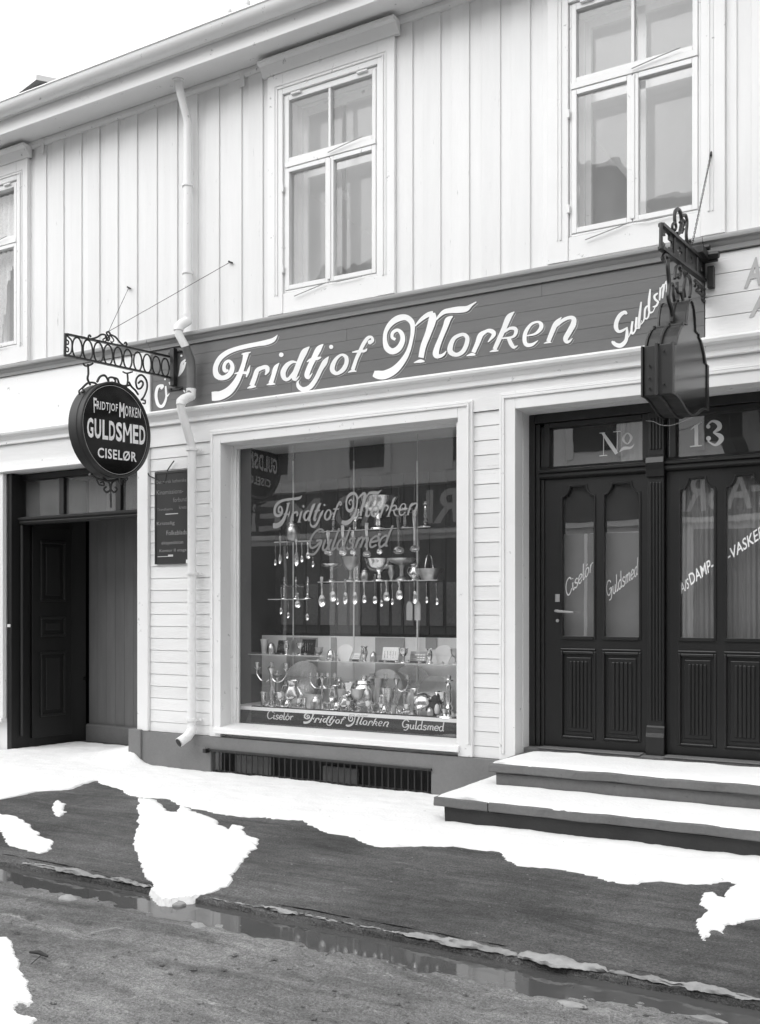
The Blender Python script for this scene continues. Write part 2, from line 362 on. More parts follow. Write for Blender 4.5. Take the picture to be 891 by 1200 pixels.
rd = sheet(lin(-9, 5, 520), [KY1+.02-(i/230)**1.25*5.2 for i in range(231)], road_z); structure(rd.build('road', 'road', smooth=True))
far = sheet(lin(-40, 40, 5), [-8.55, -10.9], lambda x, y: -0.03); structure(far.build('road_far_side', 'road'))
for xa, xb in ((-60, -9), (5, 60)):
    structure(sheet(lin(xa, xb, 3), [KY1+.02, -8.6], lambda x, y: -0.03).build('road_beyond', 'road'))
for xa, xb in ((-60, -14), (8, 60)):
    structure(sheet(lin(xa, xb, 3), [1.2, KY1+.02], lambda x, y: 0.0).build('pavement_beyond', 'pavement'))
structure(sheet(lin(-14, 8, 5), lin(KY1-1.1, KY1+.05, 3), lambda x, y: ZW).build('gutter_water', 'water'))
kerb = MB().box(-14, 8, KY0-.01, KY1+.03, -0.3, -0.06).build('kerb', 'plinth'); structure(kerb)
x = -9.0
while x < 4:
    w = random.uniform(.85, 1.25); mb = MB(); n = 40; vs = []; fs = []
    prof = [(KY0+.05, -.2), (KY0+.05, -.04), (KY0+.0, -.004), (KY0-.07, .002), (KY1+.035, .0), (KY1+.010, -.008), (KY1+.002, -.03), (KY1, -.2)]
    for i in range(n+1):
        xx = x + .0015 + (w-.003)*i/n
        for (py_, pz_) in prof:
            vs.append((xx, py_ + .010*fbm(xx, pz_*9, 6)*(pz_ > -.1), pz_ + (.007*fbm(xx, py_*9, 7) + .004*fbm(xx, py_*9, 20) if pz_ > -.1 else 0) - .012))
    k = len(prof)
    for i in range(n):
        for j in range(k-1): fs.append((i*k+j, (i+1)*k+j, (i+1)*k+j+1, i*k+j+1))
    fs += [tuple(range(k)), tuple(n*k+j for j in range(k-1, -1, -1))]
    mb.add(vs, fs); mb.build('kerb_stone', 'pavement', kerb, smooth=True); x += w

# ------------------------------------------------------------------ the building
B = empty('shop_building', 'white timber two-storey building with panelled doors and a goldsmith shopfront', 'building', loc=(0, 0, 0))
XL, XR = -11.0, 1.6
Z_SOF, Z_MT, Z_MB, Z_FB, Z_CB, Z_FAS = 6.24, 3.975, 3.873, 3.287, 3.155, 2.985
SX0, SX1, SZ0, SZ1 = -5.78, -3.413, 0.33, 2.93          # shop window opening
DX0, DX1, DZ0, DZ1 = -2.932, -0.92, 0.33, 2.95          # double entrance opening
LX0, LX1, LZ1 = -8.69, -6.794, 2.86                     # open shop door on the left
WC, WH, WZ0, WZ1 = (-8.955, -4.62, -2.04), 0.472, 4.175, 5.89    # upper windows: centres, half width, bottom, top
GX0, GX1, GZ1 = -5.885, -3.64, 0.165                    # cellar grating
def grow(a, b, c, d, e=.03): return (a-e, b+e, c-e, d+e)
holes = [grow(SX0, SX1, SZ0, SZ1), grow(DX0, DX1, DZ0, DZ1), grow(LX0, LX1, -.3, LZ1, .008), (GX0, GX1, -.3, GZ1)] + [grow(c-WH, c+WH, WZ0, WZ1, .02) for c in WC]
def holed_wall(name, mat, x0, x1, z0, z1, y0, y1, hs, parent):
    xs = sorted({x0, x1, *[h[0] for h in hs], *[h[1] for h in hs]}); zs = sorted({z0, z1, *[h[2] for h in hs], *[h[3] for h in hs]})
    xs = [q for q in xs if x0 <= q <= x1]; zs = [q for q in zs if z0 <= q <= z1]; mb = MB()
    solid = lambda i, j: 0 <= i < len(xs)-1 and 0 <= j < len(zs)-1 and not any(h[0] <= (xs[i]+xs[i+1])/2 <= h[1] and h[2] <= (zs[j]+zs[j+1])/2 <= h[3] for h in hs)
    for i in range(len(xs)-1):
        for j in range(len(zs)-1):
            if not solid(i, j): continue
            a, b, c, d = xs[i], xs[i+1], zs[j], zs[j+1]
            mb.add([(a,y0,c),(b,y0,c),(b,y0,d),(a,y0,d)], [(0,1,2,3)]); mb.add([(a,y1,c),(b,y1,c),(b,y1,d),(a,y1,d)], [(3,2,1,0)])
            if not solid(i-1, j): mb.add([(a,y0,c),(a,y1,c),(a,y1,d),(a,y0,d)], [(3,2,1,0)])
            if not solid(i+1, j): mb.add([(b,y0,c),(b,y1,c),(b,y1,d),(b,y0,d)], [(0,1,2,3)])
            if not solid(i, j-1): mb.add([(a,y0,c),(b,y0,c),(b,y1,c),(a,y1,c)], [(3,2,1,0)])
            if not solid(i, j+1): mb.add([(a,y0,d),(b,y0,d),(b,y1,d),(a,y1,d)], [(0,1,2,3)])
    return mb.build(name, mat, parent)
holed_wall('wall', 'white_trim', XL, XR, -.3, 6.6, .012, .16, holes, B)
# inside: storeys, back and side walls keep the rooms closed
MB().box(XL, XR, 5.0, 5.1, -.3, 6.6).box(XL, XL+.1, .17, 4.99, -.3, 6.6).box(XR-.1, XR, .17, 4.99, -.3, 6.6).build('inner_wall', 'room', B)
MB().box(XL+.11, XR-.11, .17, 4.99, 3.3, 3.45).build('storey_floor', 'room', B)
MB().box(XL+.11, XR-.11, .17, 4.99, 6.25, 6.35).build('room_ceiling', 'room', B)
MB().box(XL+.11, XR-.11, 1.6, 1.7, -.3, 3.29).build('shop_back_wall', 'room_dark', B)
for xx in (-6.55, -3.2, -.75): MB().box(xx-.05, xx+.05, .17, 1.59, -.3, 3.29).build('partition', 'room_dark', B)
for xx in (-6.6, -3.3): MB().box(xx-.05, xx+.05, .17, 4.9, 3.46, 6.24).build('partition', 'room', B)

# upper cladding: wide boards with gaps, over under-boards
step = .25; x0 = P(486.5, 300).x - .165
trims = [(c-WH-.165, c+WH+.165) for c in WC]
def clear(a, b):
    segs = [(a, b)]
    for t0, t1 in trims:
        n = []
        for s0, s1 in segs:
            if s1 <= t0 or s0 >= t1: n.append((s0, s1))
            else:
                if s0 < t0 - .015: n.append((s0, t0))
                if s1 > t1 + .015: n.append((t1, s1))
        segs = n
    return segs
k0 = int((XL - x0)/step)
for k in range(k0, k0 + int((XR-XL)/step) + 1):
    xa = x0 + k*step + random.uniform(-.008, .008)
    for a, b in clear(xa, xa + .160):
        MB().box(a, b, -.016-random.uniform(0, .004), -.004, Z_MT-.02, Z_SOF).build('wall_board', 'white_v', B, bevel=.006)
    for a, b in clear(xa + .150, xa + step + .012):
        MB().box(a, b, -.003-random.uniform(0, .0008), .008, Z_MT-.02, Z_SOF-.001).build('under_board', 'white_v', B)
# notched fillets below the soffit as seen at a few boards
for px, py in ((53, 165), (287, 82)):
    p = P(px, py); MB().box(p.x-.02, p.x+.025, -.045, -.036, Z_SOF-.16, Z_SOF-.01).build('fillet', 'white_v', B, bevel=.003)

# eaves
MB().mould([(.01, Z_SOF+.002), (-.34, Z_SOF-.03), (-.34, Z_SOF+.03), (.01, Z_SOF+.06)], XL-.3, XR+.3).build('soffit', 'white_trim', B)
MB().mould([(-.002, Z_SOF-.002), (-.035, Z_SOF-.004), (-.045, Z_SOF-.045), (-.031, Z_SOF-.07), (-.002, Z_SOF-.07)], XL, XR).build('bed_mould', 'white_trim', B)
MB().mould([(-.342, Z_SOF-.055), (-.372, Z_SOF-.055), (-.372, Z_SOF+.16), (-.342, Z_SOF+.16)], XL-.3, XR+.3).build('fascia', 'white_trim', B, bevel=.004)
gp = [(-.374, 6.305)]
for i in range(13):
    a = math.pi + math.pi*i/12
    gp.append((-.455 + .075*math.cos(a)*-1, 6.365 + .075*math.sin(a)))
gut = [(-.374, 6.32), (-.374, 6.38)] + [(-.455+.078*math.cos(t), 6.385+.078*math.sin(t)) for t in lin(0, -math.pi, 12)] + [(-.545, 6.39), (-.54, 6.402), (-.525, 6.402)] + [(-.455+.066*math.cos(t), 6.385+.066*math.sin(t)) for t in lin(-math.pi, 0, 12)]
MB().mould([(-.374, Z_SOF+.08), (-.40, Z_SOF+.08), (-.42, Z_SOF+.10), (-.44, Z_SOF+.102), (-.445, Z_SOF+.125), (-.374, Z_SOF+.125)], XL-.3, XR+.3).build('crown_mould', 'white_trim', B, smooth=True)
MB().mould(gut, XL-.3, XR+.3).build('gutter', 'white_trim', B, smooth=True)
MB().mould([(-.40, 6.42), (-.36, 6.395), (5.1, 8.6), (5.1, 8.7)], XL-.3, XR+.3).build('roof', 'roof', B)
# mouldings above and below the sign band (one run along the whole front)
XP0, XP1 = X(163), X(180.4); XF1 = X(827)
def top_mould(xa, xb, mat):
    MB().mould([(-.031, Z_MB), (-.05, Z_MB), (-.055, Z_MB+.03), (-.075, Z_MB+.045), (-.08, Z_MB+.06), (-.10, Z_MB+.066), (-.105, Z_MB+.085), (-.10, Z_MT-.004), (-.005, Z_MT+.012)][::1] + [(.0, Z_MT+.012), (.0, Z_MB)], xa, xb).build('band_moulding', mat, B, smooth=True)
top_mould(XL, XP1+.0, 'grey_mould'); top_mould(XP1+.004, XF1, 'grey_mould'); top_mould(XF1+.004, XR, 'grey_mould')
prof = [(-.0, Z_FB), (-.09, Z_FB), (-.112, Z_FB-.006), (-.124, Z_FB-.022), (-.118, Z_FB-.042), (-.10, Z_FB-.05), (-.085, Z_FB-.056), (-.078, Z_FB-.075), (-.06, Z_FB-.092), (-.058, Z_FB-.108), (-.066, Z_FB-.112), (-.066, Z_FB-.128), (-.045, Z_CB), (.0, Z_CB)]
MB().mould(prof, XL, XR).build('cornice', 'white_trim', B, smooth=True)
MB().box(XP0-.1, XR, -.034, .010, Z_FAS-.02, Z_CB-.003).build('frieze_board', 'white_h', B)
MB().box(XL, XP0-.104, -.034, .010, LZ1+.10, Z_CB-.003).build('frieze_board', 'white_h', B)
MB().mould([(-.034, LZ1+.10), (-.055, LZ1+.10), (-.06, LZ1+.05), (-.075, LZ1+.04), (-.08, LZ1+.012), (-.05, LZ1), (.0, LZ1), (.0, LZ1+.10)], XL, XP0-.02).build('door_head_mould', 'white_trim', B, smooth=True)
# blank white sign band on the left, pale band on the right
for i in range(4):
    za = Z_FB+.003 + i*(Z_MB-Z_FB-.006)/4; zb = za + (Z_MB-Z_FB-.006)/4 - .004
    MB().box(XF1+.004, XR, -.026-random.uniform(0, .003), .010, za, zb).build('band_board', 'white_h', B, bevel=.003)
MB().box(XL, XP0-.004, -.028, .010, Z_FB+.003, Z_MB-.003).build('blank_band', 'blank_white', B, bevel=.003)
MB().box(XP0, XP1-.003, -.05, .010, Z_FB+.003, Z_MB-.003).build('band_pilaster', 'white_trim', B, bevel=.006)
def on_y(y, off=0):
    return lambda px, py: P(px, py, y)
for s, q in (('A', ((872, 338), (893, 334), (893, 300), (880, 302))), ('A', ((878, 372), (906, 366), (906, 334), (888, 338)))):
    put_text('letter', s, quadmap(*[P(*t, -.032) for t in q]), 'letter_faded', B, bold=.02)

# lower wall: lap siding
def siding(xa, xb, z0, z1, hstep=.1125):
    z = z1
    while z > z0 + .01:
        zb = max(z0, z - hstep + .003)
        MB().prism([(-.006, zb), (-.021-random.uniform(0, .0015), zb), (-.0165, z), (-.006, z)], lambda y, zz: (xa, y, zz), (xb-xa, 0, 0)).build('siding_plank', 'white_h', B, bevel=.0018)
        z -= hstep
PT = .285
siding(X(178), X(250)-.0, PT, Z_FAS-.024); siding(X(556), X(588), PT, Z_FAS-.024)
siding(DX1+.15, XR, PT, Z_FAS-.024)
MB().box(LX1+.002, X(178)-.003, -.052, .010, PT, Z_FAS-.03).build('corner_pilaster', 'white_trim', B, bevel=.006)
MB().box(LX1-.01, X(178)-.003, -.066, .010, Z_FAS-.0265, Z_CB-.004).build('pilaster_cap', 'white_trim', B, bevel=.006)
# plinth, with the cellar grating set in it
holed_wall('plinth', 'plinth', XP0+.1, DX0-.1, -.3, PT-.003, -.062, .008, [(GX0, GX1, -.3, GZ1)], B)
MB().box(XP0-.06, XP0+.097, -.085, .008, -.3, PT+.012).build('plinth_block', 'plinth', B, bevel=.01)
MB().box(XL, LX0-.2, -.062, .008, -.3, .3).build('plinth_left', 'opp_dark', B)
MB().box(DX1+.12, XR, -.062, .008, -.3, PT-.003).build('plinth_right', 'plinth', B)
gr = MB().box(GX0-.04, GX1+.01, -.085, -.064, GZ1-.012, GZ1+.008).box(GX0-.04, GX0-.005, -.125, -.064, GZ1-.025, GZ1+.012).box(GX0, GX1, -.03, -.005, -.04, -.02).build('cellar_grating', 'iron', B, bevel=.003)
n = int((GX1-GX0)/.0605)
barm = MB().tube([(0, 0, -.1), (0, 0, GZ1-.012)], .0065, 6).mesh('bar', True)
for i in range(n): link('bar', barm, 'iron', gr, loc=(GX0+.03+i*.0605+random.uniform(-.003, .003), -.045, 0))
MB().box(GX0, GX1, .10, .12, -.3, GZ1).build('cellar_backing', 'room_dark', B)
for a, b, c in ((-5.7, -5.3, .12), (-4.75, -4.4, .09)): MB().box(a, b, .06, .09, -.2, c).build('cellar_shutter', 'plinth', B)

# upper windows
def upper_window(c, idx):
    a, b = c-WH, c+WH; t = .165
    cs = MB()
    cs.box(a-t, a-.004, -.05, .06, Z_MT+.02, WZ1+.19).box(b+.004, b+t, -.05, .06, Z_MT+.02, WZ1+.19)
    cs.box(a-.0035, b+.0035, -.05, .06, WZ1+.004, WZ1+.19).box(a-.0035, b+.0035, -.042, .06, Z_MT+.02, WZ0-.006)
    w = cs.build('upper_window', 'white_trim', B, bevel=.004)
    # moulded inner ring, crown with returns, sill
    for k, (d0, d1, pr) in enumerate(((.052, .066, .061), (.080, .090, .057))):
        m = MB()
        m.box(a-d1, a-d0, -pr, -.049, WZ0-.02, WZ1+d1).box(b+d0, b+d1, -pr, -.049, WZ0-.02, WZ1+d1).box(a-d0+.0005, b+d0-.0005, -pr, -.049, WZ1+d0, WZ1+d1)
        m.build('casing_bead', 'white_trim', w, bevel=.004)
    zc = WZ1+.19
    MB().mould([(-.03, zc), (-.06, zc+.002), (-.07, zc+.03), (-.10, zc+.06), (-.105, zc+.075), (-.14, zc+.085), (-.148, zc+.10), (-.14, zc+.115), (-.03, zc+.118)], a-t-.045, b+t+.045).build('crown', 'white_trim', w, smooth=True)
    # fixed frame
    f = MB(); y0, y1 = -.028, .05
    f.box(a, a+.016, y0, y1, WZ0, WZ1).box(b-.016, b, y0, y1, WZ0, WZ1).box(a+.0165, b-.0165, y0, y1, WZ1-.018, WZ1).box(a+.0165, b-.0165, y0, y1, WZ0, WZ0+.018)
    zt = 5.275
    f.box(a+.0165, b-.0165, y0-.016, y1, zt-.022, zt+.022)
    f.build('frame', 'white_trim', w, bevel=.003)
    def sash(x0, x1, z0, z1, wd, nm='sash'):
        m = MB(); m.box(x0, x0+wd, -.036, .02, z0, z1).box(x1-wd, x1, -.036, .02, z0, z1).box(x0+wd+.0004, x1-wd-.0004, -.036, .02, z1-wd, z1).box(x0+wd+.0004, x1-wd-.0004, -.036, .02, z0, z0+wd)
        return m.build(nm, 'white_trim', w, bevel=.004)
    def pane(x0, x1, z0, z1, y=-.004, m='pane_upper'):
        o = MB().add([(x0, y, z0), (x1, y, z0), (x1, y, z1), (x0, y, z1)], [(0, 1, 2, 3)]).build('pane', m, w)
        o.rotation_euler = (random.uniform(-.004, .004), 0, random.uniform(-.004, .004)); return o
    sash(a+.018, b-.018, zt+.024, WZ1-.020, .036)
    MB().box(c-.011, c+.011, -.034, .016, zt+.0605, WZ1-.0565).build('muntin', 'white_trim', w, bevel=.003)
    pane(a+.0545, c-.011, zt+.0605, WZ1-.0565); pane(c+.011, b-.0545, zt+.0605, WZ1-.0565)
    for s in (-1, 1):
        x0, x1 = (a+.018, c-.002) if s < 0 else (c+.002, b-.018)
        sash(x0, x1, WZ0+.020, zt-.024, .039); pane(x0+.0395, x1-.0395, WZ0+.0595, zt-.0635)
    MB().box(c-.016, c+.016, -.046, -.0365, WZ0+.04, zt-.04).build('meeting_strip', 'white_trim', w, bevel=.004)
    # inner winter window
    m = MB()
    for x0, x1 in ((a+.05, a+.09), (b-.09, b-.05), (c-.03, c+.03))[:2 if idx == 1 else 3]: m.box(x0, x1, .20, .235, WZ0+.03, WZ1-.03)
    m.box(a+.0905, b-.0905, .20, .235, zt-.03, zt+.03).box(a+.0905, b-.0905, .20, .235, WZ1-.09, WZ1-.03).box(a+.0905, b-.0905, .20, .235, WZ0+.03, WZ0+.09)
    m.box(a-.02, a+.0495, .165, .28, WZ0, WZ1).box(b-.0495, b+.02, .165, .28, WZ0, WZ1).box(a+.05, b-.05, .165, .28, WZ1-.0295, WZ1+.03)
    m.build('inner_sash', 'white_trim', w)
    MB().box(a-.018, a+.012, .051, .164, WZ0, WZ1).box(b-.012, b+.018, .051, .164, WZ0, WZ1).box(a+.0125, b-.0125, .051, .164, WZ1-.012, WZ1+.018).box(a+.0125, b-.0125, .051, .164, WZ0-.018, WZ0+.012).build('inner_reveal', 'white_trim', w)
    for x0, x1 in ((a+.09, c-.03), (c+.03, b-.09)): pane(x0, x1, WZ0+.09, WZ1-.09, .217)
    # hinges, stay hooks
    for zz in (WZ0+.2, zt-.2): MB().box(a-.008, a+.01, -.062, -.037, zz-.03, zz+.03).build('hinge', 'white_trim', w, bevel=.003)
    for xx in (a+.14, b-.14): MB().box(xx-.05, xx+.05, -.062, -.037, WZ1-.028, WZ1-.012).build('hinge', 'white_trim', w, bevel=.003)
    for pts in ([(c-.02, -.06, WZ0+.01), (c-.1, -.066, WZ0-.01), (c-.34, -.066, WZ0-.055)], [(c+.02, -.06, WZ0+.01), (c+.1, -.066, WZ0-.004), (c+.34, -.064, WZ0+.002)], [(c, -.06, zt), (c+.2, -.066, zt+.03), (c+.34, -.064, zt+.05)]):
        MB().tube(pts, .004, 5).build('stay_hook', 'grey_mould', w)
    return w
for i, c in enumerate(WC): upper_window(c, i)
# lace curtains in the left window
def curtain(name, label, x0, x1, z0, z1, y, mat, amp=.02, folds=9, cut=None, cat='curtain', grp=None):
    mb = MB(); nx, nz = folds*8, 30; vs = []; fs = []; ok = {}
    for j in range(nz+1):
        for i in range(nx+1):
            u, v = i/nx, j/nz
            vs.append((x0+(x1-x0)*u, y + amp*math.sin(u*folds*2*math.pi + .6*math.sin(v*3)), z0+(z1-z0)*v)); ok[i, j] = cut is None or cut(u, v)
    for j in range(nz):
        for i in range(nx):
            if ok[i, j] and ok[i+1, j] and ok[i, j+1] and ok[i+1, j+1]:
                q = j*(nx+1)+i; fs.append((q, q+1, q+nx+2, q+nx+1))
    mb.add(vs, fs); return tag(mb.build(name, mat, None, smooth=True), label, cat, grp)
c = WC[0]
curtain('lace_curtain', 'white lace curtain drawn apart behind the upper window at far left', c-.42, c+.42, WZ0+.04, 5.26, .12, 'lace', .012, 10, lambda u, v: v > .86 or abs((u*2) % 1 - .5) > .42*(1-v/.86)**.8 + .02*math.sin(v*60))
curtain('lace_valance', 'scalloped lace valance across the top of the far left upper window', c-.42, c+.42, 5.27, WZ1-.03, .12, 'lace', .015, 11, lambda u, v: True)
bl = empty('hanging_bulb', 'bare electric bulb on a cord inside the middle upper window', 'light bulb', loc=P(405, 225, .9))
MB().lathe([(.004, .02), (.028, 0), (.034, -.03), (.026, -.06), (.006, -.075)], seg=12).build('bulb', 'porcelain', bl, smooth=True)
MB().tube([(0, 0, .02), (0, 0, 6.25-bl.location.z)], .004, 5).build('cord', 'room', bl)

# ------------------------------------------------------------------ shop window
YG = .175
sw = MB()
t = .125
sw.box(SX0-t, SX0, -.052, .10, PT, SZ1+t).box(SX1, SX1+t, -.052, .10, PT, SZ1+t).box(SX0+.0005, SX1-.0005, -.052, .10, SZ1, SZ1+t)
W1 = sw.build('shop_window', 'white_trim', B, bevel=.004)
m = MB()
for d0, d1, pr in ((.082, .100, .066), (.104, .112, .058)):
    m.box(SX0-d1, SX0-d0, -pr, -.051, PT+.1, SZ1+d1).box(SX1+d0, SX1+d1, -pr, -.051, PT+.1, SZ1+d1).box(SX0-d0+.0005, SX1+d0-.0005, -pr, -.051, SZ1+d0, SZ1+d1)
m.build('casing_bead', 'white_trim', W1, bevel=.003)
rv = MB()                                               # reveal boards and glazing frame
rv.box(SX0-.02, SX0+.004, .1005, YG+.06, SZ0, SZ1).box(SX1-.004, SX1+.02, .1005, YG+.06, SZ0, SZ1).box(SX0+.0045, SX1-.0045, .1005, YG+.06, SZ1-.004, SZ1+.02)
rv.box(SX0+.0045, SX0+.030, .13, YG-.004, SZ0+.04, SZ1-.005).box(SX1-.030, SX1-.0045, .13, YG-.004, SZ0+.04, SZ1-.005).box(SX0+.0305, SX1-.0305, .13, YG-.004, SZ1-.03, SZ1-.0045)
rv.box(SX0+.0305, SX0+.046, .15, YG-.0045, SZ0+.05, SZ1-.031).box(SX1-.046, SX1-.0305, .15, YG-.0045, SZ0+.05, SZ1-.031)
rv.build('glazing_frame', 'white_trim', W1, bevel=.003)
MB().box(SX1-.028, SX1-.001, -.02, .128, SZ0+.05, SZ1-.03).build('jamb_bead', 'white_trim', W1, bevel=.006)
MB().mould([(.17, SZ0+.065), (.10, SZ0+.062), (-.052, SZ0+.045), (-.085, SZ0+.035), (-.088, SZ0-.01), (-.05, SZ0-.012), (.17, SZ0-.012)], SX0-.06, SX1+.02).build('sill', 'white_trim', W1, bevel=.004)
MB().add([(SX0, YG, SZ0+.04), (SX1, YG, SZ0+.04), (SX1, YG, SZ1), (SX0, YG, SZ1)], [(0, 1, 2, 3)]).build('pane', 'pane_shop', W1)
# display box
FZ = P(415, 833, .4).z                                  # display floor height
YB = .98; YBW = .70
MB().box(SX0-.15, SX1+.15, YG+.065, YB+.02, FZ-.03, FZ).build('display_floor', 'display_white', B)
ZWP = P(420, 746, YBW).z                              # top of white lower backing
bb = MB().box(SX0-.3, SX1+.5, YB, YB+.03, FZ, SZ1+.1).box(SX0-.16, SX0-.12, YG+.065, YB, FZ, SZ1+.1).box(SX1+.3, SX1+.34, YG+.065, YB, FZ, SZ1+.1)
MB().box(SX0-.3, SX1+.5, YG+.065, YB-.001, SZ1+.05, SZ1+.08).build('display_ceiling', 'display_white', B)  # unseen top of the box, made white to bounce fill light onto the goods
bb.build('display_back', 'backdrop', B)
x = X(292, YB); pw = .16; i = 0
while x < X(560, YB):
    w = random.choice((.13, .17, .2))
    MB().box(x, x+w-.012, YB-.03-random.uniform(0, .02), YB-.002, ZWP+.02, Z(420, 560, YB)).build('back_panel', 'backdrop', B, bevel=.004)
    if i > 2: MB().box(x+.01, x+w-.025, YB-.062, YB-.052, ZWP+.10, Z(420, 684, YB)).build('mesh_panel', 'backdrop_mesh', B)
    x += w; i += 1
MB().box(X(307, YBW), SX1+.3, YBW, YBW+.03, FZ+.002, ZWP).build('white_backing', 'display_white', B)
for pa, pb, y0, y1, mt in ((336, 352, 746, 800, 'display_grey'), (440, 474, 746, 790, 'display_grey'), (388, 394, 746, 805, 'display_grey'), (499, 512, 746, 760, 'display_grey'), (352, 372, 746, 812, 'display_grey')):
    MB().box(X(pa, YBW-.01), X(pb, YBW-.01), YBW-.012, YBW-.002-random.uniform(0, .003), Z(pa, y1, YBW-.01), Z(pa, y0+1, YBW-.01)).build('backing_panel', mt, B)

# ------------------------------------------------------------------ double entrance
YD = .25
de = MB(); t = .132
de.box(DX0-t, DX0, -.052, .10, PT, DZ1+t).box(DX1, DX1+t, -.052, .10, PT, DZ1+t).box(DX0+.0005, DX1-.0005, -.052, .10, DZ1, DZ1+t)
W2 = de.build('entrance_casing', 'white_trim', B, bevel=.004)
m = MB()
for d0, d1, pr in ((.085, .104, .066), (.108, .117, .058)):
    m.box(DX0-d1, DX0-d0, -pr, -.051, PT+.05, DZ1+d1).box(DX1+d0, DX1+d1, -pr, -.051, PT+.05, DZ1+d1).box(DX0-d0+.0005, DX1+d0-.0005, -pr, -.051, DZ1+d0, DZ1+d1)
m.build('casing_bead', 'white_trim', W2, bevel=.003)
MB().box(DX0-.02, DX0+.003, .1005, YD, .3, DZ1).box(DX1-.003, DX1+.02, .1005, YD, .3, DZ1).box(DX0+.0035, DX1-.0035, .1005, YD, DZ1-.003, DZ1+.02).build('reveal', 'white_trim', W2)
fz0 = .33
fr = MB()
fr.box(DX0+.0, DX0+.05, YD-.03, YD+.10, fz0, DZ1-.004).box(DX0+.0505, DX0+.085, YD-.012, YD+.10, fz0, DZ1-.08).box(DX0+.0855, DX0+.115, YD+.006, YD+.10, fz0, DZ1-.1)
fr.box(DX1-.05, DX1, YD-.03, YD+.10, fz0, DZ1-.004).box(DX1-.115, DX1-.0505, YD-.012, YD+.10, fz0, DZ1-.08)
fr.box(DX0+.0505, DX1-.0505, YD-.03, YD+.10, DZ1-.075, DZ1-.004)
W3 = fr.build('door_frame', 'dark_wood', B, bevel=.006)
XM0, XM1 = -2.006, -1.881
zt0, zt1 = 2.535, 2.855                                  # transom lights
for a, b in ((DX0+.085, XM0), (XM1, DX1-.085)):
    MB().mould([(YD+.09, 2.44), (YD-.0, 2.44), (YD-.03, 2.46), (YD-.035, 2.475), (YD-.02, 2.482), (YD-.04, 2.495), (YD-.045, 2.508), (YD-.02, 2.515), (YD-.0, 2.535), (YD+.09, 2.535)], a+.001, b-.001).build('transom_bar', 'dark_wood', W3, smooth=True)
    MB().box(a+.03, a+.075, YD+.0, YD+.08, zt0, zt1+.02).box(b-.045, b-.001, YD+.0, YD+.08, zt0, zt1+.02).box(a+.0755, b-.0455, YD+.0, YD+.08, zt1-.02, zt1+.02).build('transom_frame', 'dark_wood', W3, bevel=.005)
    MB().add([(a, YD+.05, zt0), (b, YD+.05, zt0), (b, YD+.05, zt1), (a, YD+.05, zt1)], [(0, 1, 2, 3)]).build('transom_pane', 'pane_door', W3)
# fluted middle post
pm = MB(); xm0, xm1 = XM0+.004, XM1-.004
pm.box(xm0, xm1, YD-.03, YD+.09, fz0, DZ1-.076)
W4 = pm.build('door_post', 'dark_wood', B, bevel=.004)
fl = MB()
for k in range(4):
    xx = xm0 + .016 + k*(xm1-xm0-.032-.016)/3
    fl.box(xx, xx+.016, YD-.042, YD-.029, .62, 2.36); fl.box(xx, xx+.016, YD-.042, YD-.029, 2.60, DZ1-.12)
fl.build('fluting', 'dark_wood', W4, bevel=.005)
MB().mould([(YD-.029, fz0), (YD-.06, fz0), (YD-.06, .50), (YD-.05, .53), (YD-.042, .57), (YD-.03, .585)], xm0-.008, xm1+.008).build('base_block', 'dark_wood', W4, bevel=.004)
MB().mould([(YD-.029, 2.40), (YD-.055, 2.40), (YD-.06, 2.45), (YD-.07, 2.50), (YD-.06, 2.54), (YD-.045, 2.56), (YD-.029, 2.565)], xm0-.008, xm1+.008).build('cap_block', 'dark_wood', W4, bevel=.004)
